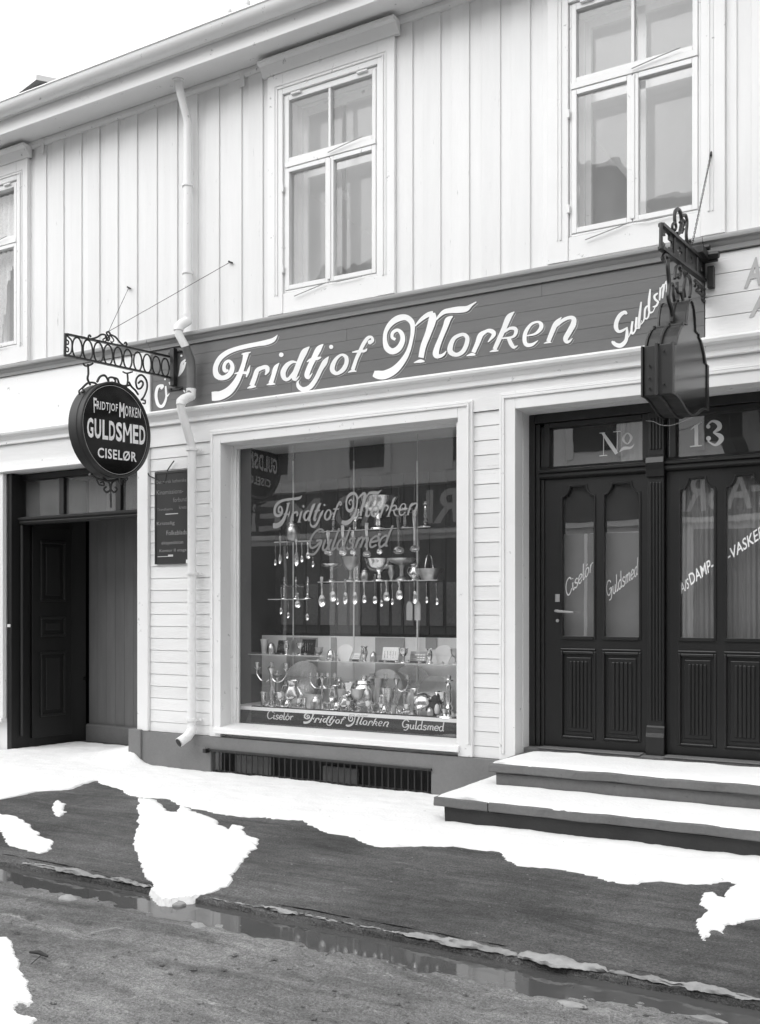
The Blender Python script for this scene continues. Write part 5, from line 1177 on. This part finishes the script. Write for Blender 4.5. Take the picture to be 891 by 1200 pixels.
for px, lb in ((343.8, 'leftmost white hanging rod of the display'), (414.8, 'middle white hanging rod of the display'), (489.2, 'rightmost white hanging rod of the display')):
    x = X(px, .66); rd_ = empty('display_rod', lb, 'rod', 'hanging rods of the display', (x, .66, FZ))
    MB().tube([(0, 0, .008), (0, 0, Z(px, 540, .66)-FZ)], .007, 8).build('rod', 'white_trim', rd_, smooth=True)
    MB().lathe([(.03, 0), (.03, .006), (.01, .012)], seg=12).build('foot', 'white_trim', rd_); MB().tube([(0, 0, Z(px, 541, .66)-FZ), (0, 0, SZ1+.045-FZ)], .002, 5).build('wire', 'shelf_edge', rd_)
def thing_mesh(name, mb, mat, label, cat, loc, group=None, rz=0, smooth=True, tilt=0):
    o = mb.build(name, mat, None, smooth=smooth, loc=loc); o.rotation_euler = (tilt, 0, rz); return tag(o, label, cat, group)
def vessel(kind, H):
    pr = {'candlestick': [(.32,0),(.30,.04),(.12,.10),(.07,.16),(.11,.22),(.06,.30),(.09,.45),(.06,.62),(.08,.72),(.05,.80),(.13,.86),(.13,.9),(.07,.92),(.07,1.0)],
          'goblet': [(.26,0),(.25,.03),(.08,.10),(.05,.25),(.07,.42),(.2,.5),(.30,.68),(.32,.85),(.36,1.0),(.34,1.0),(.28,.7)],
          'bowl': [(.34,0),(.32,.05),(.12,.14),(.10,.28),(.16,.38),(.45,.5),(.60,.68),(.66,.88),(.72,1.0),(.69,1.0),(.5,.7)],
          'tazza': [(.30,0),(.28,.05),(.10,.2),(.09,.5),(.14,.7),(.5,.82),(.62,.95),(.64,1.0),(.6,1.0),(.2,.86)],
          'vase': [(.20,0),(.19,.03),(.10,.10),(.13,.2),(.22,.45),(.24,.6),(.18,.8),(.17,.88),(.25,1.0),(.23,1.0),(.14,.85)],
          'beaker': [(.20,0),(.21,.02),(.20,.05),(.23,.5),(.30,1.0),(.28,1.0),(.2,.4)],
          'tall': [(.15,0),(.14,.03),(.05,.08),(.06,.15),(.09,.6),(.14,1.0),(.12,1.0),(.06,.5)],
          'jar': [(.30,0),(.33,.05),(.38,.3),(.36,.6),(.26,.75),(.28,.78),(.24,.86),(.08,.92),(.09,1.0),(.02,1.02)],
          'jug': [(.26,0),(.25,.04),(.18,.08),(.34,.3),(.36,.5),(.22,.75),(.20,.85),(.27,1.0),(.24,1.0),(.17,.82)],
          'melon': [(.28,0),(.30,.04),(.48,.25),(.55,.5),(.48,.75),(.3,.9),(.14,.95),(.06,1.0)]}[kind]
    mb = MB(); mb.lathe([(r*H, z*H) for r, z in pr], seg=18)
    if kind == 'jug': mb.tube([(-.2*H, 0, .82*H), (-.42*H, 0, .8*H), (-.52*H, 0, .55*H), (-.34*H, 0, .3*H)], .03*H, 6)
    return mb
def goods(name, kind, px, py_top, py_bot, z, label, cat, mat='silver', y=YI, grp=None):
    H = (py_bot-py_top)*pxm(px, y); return thing_mesh(name, vessel(kind, H), mat, label, cat, (X(px, y), y, z+.001), grp)
U = [('candlestick','candlestick',391,598,621,'small silver candlestick at the left end of the upper glass shelf','candlestick'),
     ('goblet','goblet',417,596,621,'slim silver goblet second from left on the upper glass shelf','goblet'),
     ('fruit_bowl','bowl',444,583,621,'big chased silver bowl at the middle of the upper glass shelf','bowl'),
     ('tazza','tazza',475,598,621,'footed silver dish right of the big bowl on the upper glass shelf','dish'),
     ('candlestick','candlestick',499,590,621,'silver candlestick with wide foot at the right end of the upper glass shelf','candlestick')]
for nm, k, px, a, b, lb, ct in U: goods(nm, k, px, a, b, shelf_u, lb, ct, 'silver')
Lw = [('tazza','tazza',389,660,681,'footed silver dish at the left end of the middle glass shelf','dish','silver'),
      ('goblet','goblet',411,652,681,'silver goblet second from left on the middle glass shelf','goblet','silver_dull'),
      ('candlestick','candlestick',419,662,681,'stubby silver candlestick behind a spoon on the middle glass shelf','candlestick','silver'),
      ('lidded_jar','jar',428,666,681,'squat lidded silver jar on the middle glass shelf','jar','silver_dull'),
      ('punch_bowl','bowl',445,655,681,'broad chased silver bowl at the middle of the middle glass shelf','bowl','silver'),
      ('vase','vase',459,663,681,'little silver vase right of the broad bowl on the middle glass shelf','vase','silver_dull'),
      ('fruit_bowl','tazza',471,655,681,'tall footed silver dish under the large ladle on the middle glass shelf','dish','silver_dull'),
      ('cream_jug','jug',486,662,681,'round silver jug beside the basket on the middle glass shelf','jug','silver')]
for nm, k, px, a, b, lb, ct, mt in Lw: goods(nm, k, px, a, b, shelf_l, lb, ct, mt)
# basket
H = 18*pxm(503, YI); bk = empty('silver_basket', 'silver basket with a tall hoop handle at the right of the middle glass shelf', 'basket', loc=(X(503, YI), YI, shelf_l))
MB().lathe([(.5*H, 0), (.52*H, .05*H), (.62*H, .25*H), (.95*H, .75*H), (.92*H, .76*H), (.55*H, .25*H)], seg=18, sy=.7).build('bowl', 'silver_dull', bk, smooth=True)
MB().tube([(0, .55*H*math.cos(a), .6*H+1.1*H*math.sin(a)) for a in lin(0, math.pi, 13)], .05*H, 6).build('handle', 'silver', bk, smooth=True)
# candelabra
def candelabrum(px, top, bot, z, span, label, y=YI, arms=2, mat='silver'):
    m_ = pxm(px, y); H = (bot-top)*m_; s = span*m_/2; c = empty('candelabrum', label, 'candelabrum', 'silver candelabra', (X(px, y), y, z))
    MB().lathe([(.20*H, 0), (.19*H, .03*H), (.07*H, .09*H), (.03*H, .2*H), (.06*H, .3*H), (.03*H, .42*H), (.05*H, .6*H), (.03*H, .72*H), (.06*H, .8*H), (.09*H, .86*H), (.05*H, .9*H), (.05*H, 1.0*H)], seg=14).build('stem', mat, c, smooth=True)
    for sg in ((-1, 1) if arms == 2 else (-1, 1, -.45, .45)):
        e = s*sg
        arm = MB().tube(spline([(0, 0, .66*H), (e*.3, 0, .56*H), (e*.7, 0, .58*H), (e, 0, .72*H), (e, 0, .84*H)], 5), .018*H, 6); arm.build('arm', mat, c, smooth=True)
        MB().lathe([(.02*H, .8*H), (.09*H, .86*H), (.09*H, .875*H), (.04*H, .88*H), (.05*H, .99*H)], (e, 0, 0), 10).build('cup', mat, c, smooth=True)
candelabrum(347, 676, 702, shelf_c, 34, 'twin-armed silver candelabrum on the small left glass shelf')
goods('candlestick', 'candlestick', 333, 686, 702, shelf_c, 'small candlestick at the left end of the small glass shelf', 'candlestick')
goods('candlestick', 'candlestick', 361, 680, 702, shelf_c, 'small candlestick at the right end of the small glass shelf', 'candlestick')
candelabrum(318, 776, 828, FZ, 42, 'large wide-armed candelabrum at the left end of the window floor', .36)
candelabrum(378, 790, 832, FZ, 34, 'four-armed candelabrum left of the middle of the window floor', .45, 4)
candelabrum(465, 786, 832, FZ, 30, 'slim twin-armed candelabrum right of the middle of the window floor', .42)
goods('cruet_set', 'jar', 343, 611, 634, Z(343, 634, .5), 'small lidded silver cruet high above the small left shelf', 'cruet', 'silver_dull', .5)
cl = MB().box(X(322, .5), X(366, .5), .49, .51, Z(343, 635.5, .5), Z(343, 634, .5)); thing_mesh('cruet_shelf', cl, 'shelf_edge', 'narrow ledge under the cruet high in the display', 'shelf', (0, 0, 0), smooth=False)
# plates and trays on edge on the floor
def plate_on_edge(px, py, r, label, y, rx=1.0, mat='silver', tilt=-.18):
    m_ = pxm(px, y); rr = r*m_; mb = MB(); n = 28; prof = [(0.02, .010), (.62, .010), (.68, .0), (.95, -.012), (1.0, -.016), (1.0, -.022), (.6, .004), (.02, .004)]
    vs = []; fs = []
    for q, d in prof:
        for k in range(n): an = 2*math.pi*k/n; vs.append((rr*q*rx*math.cos(an), d, rr*q*math.sin(an)))
    for i in range(len(prof)-1):
        for k in range(n): fs.append((i*n+k, (i+1)*n+k, (i+1)*n+(k+1) % n, i*n+(k+1) % n))
    mb.add(vs, fs); thing_mesh('tray' if rx != 1 else 'plate', mb, mat, label, 'tray' if rx != 1 else 'plate', (X(px, y), y, FZ+rr*math.cos(tilt)+.004), 'silver plates and trays on edge', tilt=tilt)
plate_on_edge(356, 803, 26, 'large round silver tray leaning at the left of the window floor', .60)
plate_on_edge(334, 804, 24, 'narrow oval tray leaning behind the left candelabrum', .64, .6, 'silver_dull')
plate_on_edge(452, 799, 24, 'round tray leaning behind the tall vase in the middle', .60, 1.0, 'silver_dull'); plate_on_edge(482, 797, 27, 'big round tray leaning right of the middle of the window', .645)
plate_on_edge(511, 810, 22, 'round plate leaning at the right of the window floor', .56, 1.0, 'silver_dull')
FL = [('coffee_pot','jug',343,798,829,'silver coffee pot with spout before the large left tray','coffee pot','silver',.42), ('vase','vase',391,804,832,'stout silver vase left of the middle of the window floor','vase','silver',.40),
      ('beaker','beaker',402,808,833,'plain flared beaker beside the stout vase on the window floor','beaker','silver_dull',.40), ('goblet','goblet',413,800,833,'slim goblet at the middle of the window floor','goblet','silver',.42),
      ('lidded_jar','jar',427,792,833,'tall lidded silver jar at the middle of the window floor','jar','silver',.45), ('flower_vase','tall',444,793,833,'tall trumpet vase right of the lidded jar','vase','silver_dull',.42),
      ('beaker','beaker',455,804,833,'wide flared beaker right of the trumpet vase','beaker','silver',.42), ('vase','vase',483,804,834,'waisted vase left of the melon-shaped pot','vase','silver_dull',.38),
      ('melon_pot','melon',497.5,808,835,'melon-shaped silver pot near the right of the window floor','pot','silver',.42), ('candlestick','candlestick',526,788,837,'tall candlestick at the far right of the window floor','candlestick','silver',.34),
      ('cup','beaker',357,818,830,'small cup right of the coffee pot','cup','silver',.36), ('cup','beaker',309,812,828,'small cup at the far left of the window floor','cup','silver',.38),
      ('cup','beaker',310,749,766,'pale cup at the left end of the low left shelf','cup','porcelain',YI), ('salt_cellar','tazza',436,822,833,'tiny footed salt dish before the trumpet vase','dish','silver',.33),
      ('salt_cellar','tazza',384,823,833,'tiny footed salt dish before the four-armed candelabrum','dish','silver',.33), ('salt_cellar','tazza',470,824,834,'tiny footed salt dish right of the slim candelabrum','dish','silver',.33), ('goblet','goblet',420,806,833,'short goblet tucked beside the tall lidded jar','goblet','silver_dull',.36)]
FL += [('goblet','goblet',329,812,829,'short goblet between the left candelabrum and the coffee pot','goblet','silver',.34), ('lidded_jar','jar',371,814,831,'small lidded jar left of the four-armed candelabrum','jar','silver_dull',.36),
       ('vase','vase',448,812,833,'small vase between the trumpet vase and the wide beaker','vase','silver',.34), ('candlestick','candlestick',474,806,834,'short candlestick right of the slim candelabrum','candlestick','silver',.46),
       ('candlestick','candlestick',398,796,832,'slim candlestick behind the stout vase','candlestick','silver',.55), ('candlestick','candlestick',436,790,832,'slim candlestick behind the tall lidded jar','candlestick','silver_dull',.58),
       ('tankard','jug',405,814,833,'low jug in front of the flared beaker','jug','silver',.33), ('candlestick','candlestick',325,790,829,'tall candlestick left of the coffee pot','candlestick','silver_dull',.56),
       ('goblet','goblet',519,808,836,'goblet between the figurine and the far right candlestick','goblet','silver',.44)]
for i_, (px, k, hh) in enumerate(((315, 'tazza', 9), (337, 'jar', 10), (351, 'goblet', 12), (366, 'beaker', 9), (395, 'jar', 11), (409, 'goblet', 13), (423, 'tazza', 9), (432, 'goblet', 14), (451, 'jar', 10), (462, 'beaker', 11), (477, 'goblet', 13), (490, 'tazza', 9), (504, 'jar', 11), (521, 'beaker', 10))):
    FL.append(('small_vessel', k, px, 833-hh, 833, 'small silver piece, %s from left in the front row of the window floor' % ('first', 'second', 'third', 'fourth', 'fifth', 'sixth', 'seventh', 'eighth', 'ninth', 'tenth', 'eleventh', 'twelfth', 'thirteenth', 'fourteenth')[i_], 'silver piece', 'silver' if i_ % 3 else 'silver_dull', .295))
for nm, k, px, a, b, lb, ct, mt, y in FL: goods(nm, k, px, a, b, shelf_b1 if 'low left' in lb else FZ, lb, ct, mt, y)
wb = MB().box(-.09, .09, -.02, .02, 0, .11); thing_mesh('picture_card', wb, 'display_white', 'white card standing before the large left tray', 'card', (X(366, .55), .55, FZ+.001), smooth=False)
wb = MB().box(-.05, .05, -.006, .006, 0, .17); thing_mesh('standing_picture', wb, 'display_grey', 'small grey framed picture at the left end of the window floor', 'picture', (X(313, .5), .5, FZ+.001), smooth=False, rz=.3)
# dark figurine with a white jug
fg = empty('figurine', 'dark bulky figurine carrying a white sack at the right of the window floor', 'figurine', loc=(X(510, .36), .36, FZ))
MB().lathe([(.055, 0), (.06, .01), (.045, .02), (.05, .05), (.042, .09), (.028, .115), (.032, .13), (.034, .15), (.022, .17), (.004, .178)], seg=12, sy=.8).build('body', 'velvet', fg, smooth=True)
MB().lathe([(.004, .0), (.022, .015), (.026, .05), (.016, .085), (.004, .095)], (.035, -.03, .012), 10).build('sack', 'porcelain', fg, smooth=True); MB().lathe([(.07, 0), (.07, .01), (.06, .012)], seg=14).build('base', 'velvet', fg)
# cases, fans and plaques on the low shelves
def open_case(px, w_, h_, z, label, mat, stripes, y=YI):
    m_ = pxm(px, y); w, h = w_*m_, h_*m_; c = empty('jewel_case', label, 'jewel case', 'open jewel cases', (X(px, y), y, z))
    MB().add([(-w/2, 0, .001), (w/2, 0, .001), (w/2, .03, h), (-w/2, .03, h), (-w/2, .012, .001), (w/2, .012, .001), (w/2, .042, h), (-w/2, .042, h)], [(0,1,2,3),(7,6,5,4),(0,4,5,1),(1,5,6,2),(2,6,7,3),(3,7,4,0)]).build('lid', mat, c)
    MB().box(-w/2, w/2, -.05, -.002, .001, .014).build('tray', 'velvet', c)
    mb = MB()
    for k in range(5):
        a = -w/2+w*(.12+.17*k); q = .03*(.2+.6*(k % 2 if stripes else .5))
        if stripes: mb.tube([(a, -.002+.03*.75, h*.75), (a+.05*w, .0+.03*.25, h*.25)], .004, 5)
        else:
            for r_ in range(3): mb.tube([(a, -.004+.03*(.25+.22*r_), h*(.25+.22*r_)), (a+.1*w, -.004+.03*(.25+.22*r_), h*(.25+.22*r_))], .003, 5)
    mb.build('cutlery' if stripes else 'jewellery', 'silver', c)
open_case(456.7, 22, 17, shelf_b2, 'open case with slanting cutlery in the middle of the low right shelf', 'display_white', True); open_case(489.5, 22, 13, shelf_b2, 'open case with rows of small jewellery on the low right shelf', 'display_grey', False)
open_case(329, 12, 16, shelf_b1, 'dark upright case second from left on the low left shelf', 'velvet', True); open_case(360, 18, 18, shelf_b1, 'dark upright case at the right of the low left shelf', 'velvet', True); open_case(417, 9, 9, shelf_b2, 'small pale case near the left of the low right shelf', 'display_white', False)
def fan(px, w_, h_, z, label):
    m_ = pxm(px, YI); w, h = w_*m_, h_*m_; pl = [(-.28*w, 0), (.28*w, 0)] + [(.5*w*math.cos(a)*1.0, h*.62+h*.38*math.sin(a)) for a in lin(0, math.pi, 13)]
    mb = MB().prism(pl, lambda u, v: (u, .03*v/h, v+.001), (0, .012, 0)); thing_mesh('fan_dish', mb, 'porcelain', label, 'dish', (X(px, YI), YI, z), 'fan-shaped dishes', smooth=False)
fan(404, 20, 19, shelf_b2, 'fan-shaped pale dish at the left end of the low right shelf'); fan(519, 24, 21, shelf_b2, 'fan-shaped pale dish at the right end of the low right shelf')
pl = [(-.05, 0), (.05, 0), (.05, .09)] + [(.05*math.cos(a), .09+.05*math.sin(a)) for a in lin(.2, math.pi-.2, 8)] + [(-.05, .09)]
thing_mesh('round_top_plaque', MB().prism(pl, lambda u, v: (u, .02*v, v+.001), (0, .012, 0)), 'silver_dull', 'round-topped silver plaque in the middle of the low left shelf', 'plaque', (X(344, YI), YI, shelf_b1), smooth=False)
for i in range(16):
    left = i < 5; px = (316+i*14) if left else (384+(i-5)*13.5); z = shelf_b1 if left else shelf_b2; r = random.uniform(.010, .016)
    thing_mesh('trinket', MB().lathe([(r*.8, 0), (r*1.1, r*.4), (r, r), (r*.5, r*1.3), (r*.2, r*1.7)], seg=9), random.choice(('silver', 'silver_dull')), 'tiny silver trinket, %s from left along the front edge of the low %s glass shelf' % (('first', 'second', 'third', 'fourth', 'fifth', 'sixth', 'seventh', 'eighth', 'ninth', 'tenth', 'eleventh')[i if left else i-5], 'left' if left else 'right'), 'trinket', (X(px, .425), .425, z+.001), 'trinkets along the low shelves')
# hanging spoons and ladles
def spoon_mesh(L, bw_, bl_, hook=.01):                # hangs from its handle end, bowl down, faces the street
    mb = MB(); hl = L-bl_
    mb.tube([(0, 0, 0), (0, -.003, -.2*hl), (0, .002, -.6*hl), (0, 0, -hl)], [bw_*.22, bw_*.20, bw_*.10, bw_*.12], 6)
    n, m_ = 12, 5; vs = [(0, .35*bw_, -hl-bl_*.5)]; fs = []
    for j in range(1, m_+1):
        q = j/m_
        for k in range(n):
            a = 2*math.pi*k/n; vs.append((bw_/2*q*math.cos(a)*(1-.12*math.sin(a)), .35*bw_*(1-q*q), -hl-bl_*.5+bl_/2*q*math.sin(a)))
    for k in range(n): fs.append((0, 1+k, 1+(k+1) % n))
    for j in range(m_-1):
        for k in range(n): fs.append((1+j*n+k, 1+(j+1)*n+k, 1+(j+1)*n+(k+1) % n, 1+j*n+(k+1) % n))
    mb.add(vs, fs); mb.tube([(0, 0, 0), (0, 0, hook)], .0012, 4); return mb
ORD = ('first', 'second', 'third', 'fourth', 'fifth', 'sixth', 'seventh', 'eighth', 'ninth')
YH = .385
for i, (px, top, cy, bw_, bl_) in enumerate(((385,622,647,12,8),(402,616,647,11,8),(414,622,647,9,7),(430,613,649,11,8),(445,625,646,9,7),(467.5,604,645,14,9),(486,598,643,13,8))):
    m_ = pxm(px, YH); z = Z(px, top, YH); zs = max(shelf_u+.002, z+.004) if top > 618 else z+.25
    thing_mesh('ladle', spoon_mesh((cy+bl_/2-top)*m_, bw_*m_, bl_*m_, abs(zs-z)), 'silver', 'silver ladle hanging %s from left in the upper row of ladles' % ORD[i], 'ladle', (X(px, YH), YH, z), 'hanging ladles', rz=random.uniform(-.25, .25))
for i, (px, top, cy, bw_, bl_) in enumerate(((377.4,676,704,9,15),(390,682,699,9,13),(405,679,701,7,15),(416,665,701,7,15),(427,682,702,6,10),(439.6,673,703,7,10),(453,680,699,9,12),(468,682,697,9,12),(486,680,700,7,15))):
    m_ = pxm(px, YH); z = Z(px, top, YH)
    thing_mesh('spoon', spoon_mesh((cy+bl_/2-top)*m_, bw_*m_, bl_*m_, max(.004, shelf_l-z)), 'silver', 'silver spoon hanging %s from left in the lower row' % ORD[i], 'spoon', (X(px, YH), YH, z), 'spoons hanging in the lower row', rz=random.uniform(-.3, .3))
for i, (px, top, cy, lb) in enumerate(((323, 640, 660, 'tiny spoon at the far left end of the pieces above the small shelf'), (337, 636, 652, 'tiny spoon between the dark spoon and the bright server'), (354, 636, 656, 'tiny spoon right of the bright server'), (367, 640, 662, 'tiny spoon at the right end of the pieces above the small shelf'), (338, 704, 722, 'tiny spoon below the middle of the small shelf'), (360, 704, 724, 'tiny spoon below the right end of the small shelf'), (396, 684, 706, 'fork between the second and third spoons of the lower row'), (447, 684, 708, 'fork between the sixth and seventh spoons of the lower row'), (460, 684, 706, 'fork between the seventh and eighth spoons of the lower row'), (500, 684, 704, 'small spoon under the basket'), (512, 684, 706, 'small spoon at the far right under the middle shelf'))):
    m_ = pxm(px, YH); z = Z(px, top, YH)
    thing_mesh('teaspoon', spoon_mesh((cy+3-top)*m_, 4.5*m_, 8*m_, .02), 'silver', lb, 'spoon', (X(px, YH), YH, z), 'small hanging pieces', rz=random.uniform(-.5, .5))
for i, (px, kind, a_, b_, sh, lb) in enumerate(((318,'jar',752,766,1,'small jar on the low left shelf right of the pale cup'), (336,'vase',750,766,1,'little vase on the low left shelf before the plaque'), (352,'goblet',752,766,1,'little goblet on the low left shelf right of the plaque'), (374,'goblet',760,775,2,'little goblet at the left end of the low right shelf'), (388,'jar',762,775,2,'small jar left of the fan dish on the low right shelf'), (427,'vase',757,775,2,'little dark vase on the low right shelf before the cutlery case'), (438,'jar',763,775,2,'small jar just left of the cutlery case'), (473,'goblet',758,775,2,'little goblet between the two open cases'), (504,'vase',758,775,2,'little vase left of the right fan dish'), (534,'goblet',757,775,2,'little goblet at the far right of the low right shelf'))):
    goods('small_vessel', kind, px, a_, b_, shelf_b1 if sh == 1 else shelf_b2, lb, 'silver piece', 'silver' if i % 3 else 'silver_dull', .46)
for i, (px, top, cy, bw_, bl_, lb) in enumerate(((328.5,628,655,6,13,'dark spoon hanging at the far left above the small shelf'),(347.6,632,655,6,17,'bright blade-shaped server hanging above the small shelf'),(361,636,651,6,8,'little strainer hanging right above the small shelf'),(329.7,688,716,5,9,'thin spoon hanging below the left end of the small shelf'),(349,695,708,8,9,'round strainer hanging below the small shelf'))):
    m_ = pxm(px, YH); z = Z(px, top, YH)
    thing_mesh('spoon', spoon_mesh((cy+bl_/2-top)*m_, bw_*m_, bl_*m_, .02), 'silver_dull' if 'dark' in lb else 'silver', lb, 'spoon', (X(px, YH), YH, z), 'pieces hanging at the left', rz=random.uniform(-.4, .4))
for px, lb in ((478, 'left pale price tag hanging under the middle shelf'), (487.5, 'right pale price tag hanging under the middle shelf')):
    m_ = pxm(px, YH); mb = MB().prism([(-4*m_, 0), (4*m_, 0), (4*m_, 18*m_), (2*m_, 22*m_), (-2*m_, 22*m_), (-4*m_, 18*m_)], lambda u, v: (u, 0, v), (0, .004, 0)); mb.tube([(0, .002, 22*m_), (0, .002, 45*m_)], .001, 4)
    thing_mesh('price_tag', mb, 'display_grey', lb, 'tag', (X(px, YH), YH+.03, Z(px, 727, YH)), 'price tags', smooth=False)

# ------------------------------------------------------------------ across the street (seen mirrored in the panes)
YO = -11.6
OP = empty('opposite_building', 'pale timber shop building across the street, mirrored in the display window', 'building', loc=(0, YO, 0))
OX0, OX1 = -15.2, 9.0
mb = MB(); mb.box(OX0, OX1, -.3, 0, -.3, 6.3); mb.build('wall', 'white_v', OP)
MB().box(OX0, OX1, .002, .16, 4.15, 4.3).build('cornice', 'white_trim', OP); MB().box(OX0, OX1, .002, .10, 3.08, 3.18).build('sign_cornice', 'white_trim', OP)
MB().mould([(.45, 6.25), (.45, 6.4), (-4.5, 10.95), (-4.5, 10.65)], OX0-.3, OX1+.3).build('roof', 'opp_brick', OP)
MB().box(OX0, OX1, .003, .05, 3.2, 4.12).build('sign_band', 'opp_dark', OP)
for a, b in ((-14.9, -12.4), (-11.6, -8.7), (-7.8, -5.2), (-4.4, -1.8), (-.9, 1.6), (2.4, 5.2)):
    w = MB().box(a, b, .003, .04, .45, 2.95).build('shop_window', 'opp_dark', OP); MB().box(a-.1, a-.001, .003, .07, .3, 3.05).box(b+.001, b+.1, .003, .07, .3, 3.05).build('casing', 'white_trim', w); MB().box((a+b)/2-.03, (a+b)/2+.03, .041, .07, .46, 2.94).build('mullion', 'white_trim', w)
for a in lin(-14, 6.5, 9):
    w = MB().box(a-.45, a+.45, .003, .03, 4.6, 5.9).build('window', 'opp_dark', OP); MB().box(a-.6, a-.451, .003, .06, 4.45, 6.05).box(a+.451, a+.6, .003, .06, 4.45, 6.05).box(a-.45, a+.45, .031, .05, 5.35, 5.42).build('casing', 'white_trim', w)
MB().box(-7.1, -6.15, -2.3, -1.5, 6.8, 10.7).build('chimney', 'opp_brick', OP); MB().box(-1.2, -.4, -2.6, -1.9, 7.2, 11.2).build('chimney', 'opp_brick', OP)
def mirror_word(s, pa, pb, z0, z1):                   # letters stand where their mirror image shows between those photo columns
    def xm(px): r = (px-CX)/F; return (-sa+r*ca)/(ca+r*sa)*(D - YO + .15)
    xa, xb = xm(pa), xm(pb)                           # xa: where the word ends (left in the mirror)
    put_text('letter', s, lambda u, v: (xb+(xa-xb)*u, .055, z0+(z1-z0)*v), 'letter_pale', OP, bold=.02)
mirror_word('MEI', 288, 372, 3.3, 4.0); mirror_word('RO', 388, 440, 3.3, 4.0); mirror_word('RI', 497, 534, 3.3, 4.0); mirror_word('FABRI', 792, 893, 3.3, 4.0)
OP2 = MB().box(9.6, 30, -8, 0, -.3, 6.8).build('far_building', 'white_v', None, loc=(0, YO, 0)); tag(OP2, 'plain pale house block across the street beyond the shop', 'building')
OP3 = MB().box(-40, -15.9, -8, 0, -.3, 5.6).build('far_building', 'white_v', None, loc=(0, YO, 0)); tag(OP3, 'low pale house block across the street, left of the mirrored shop', 'building')
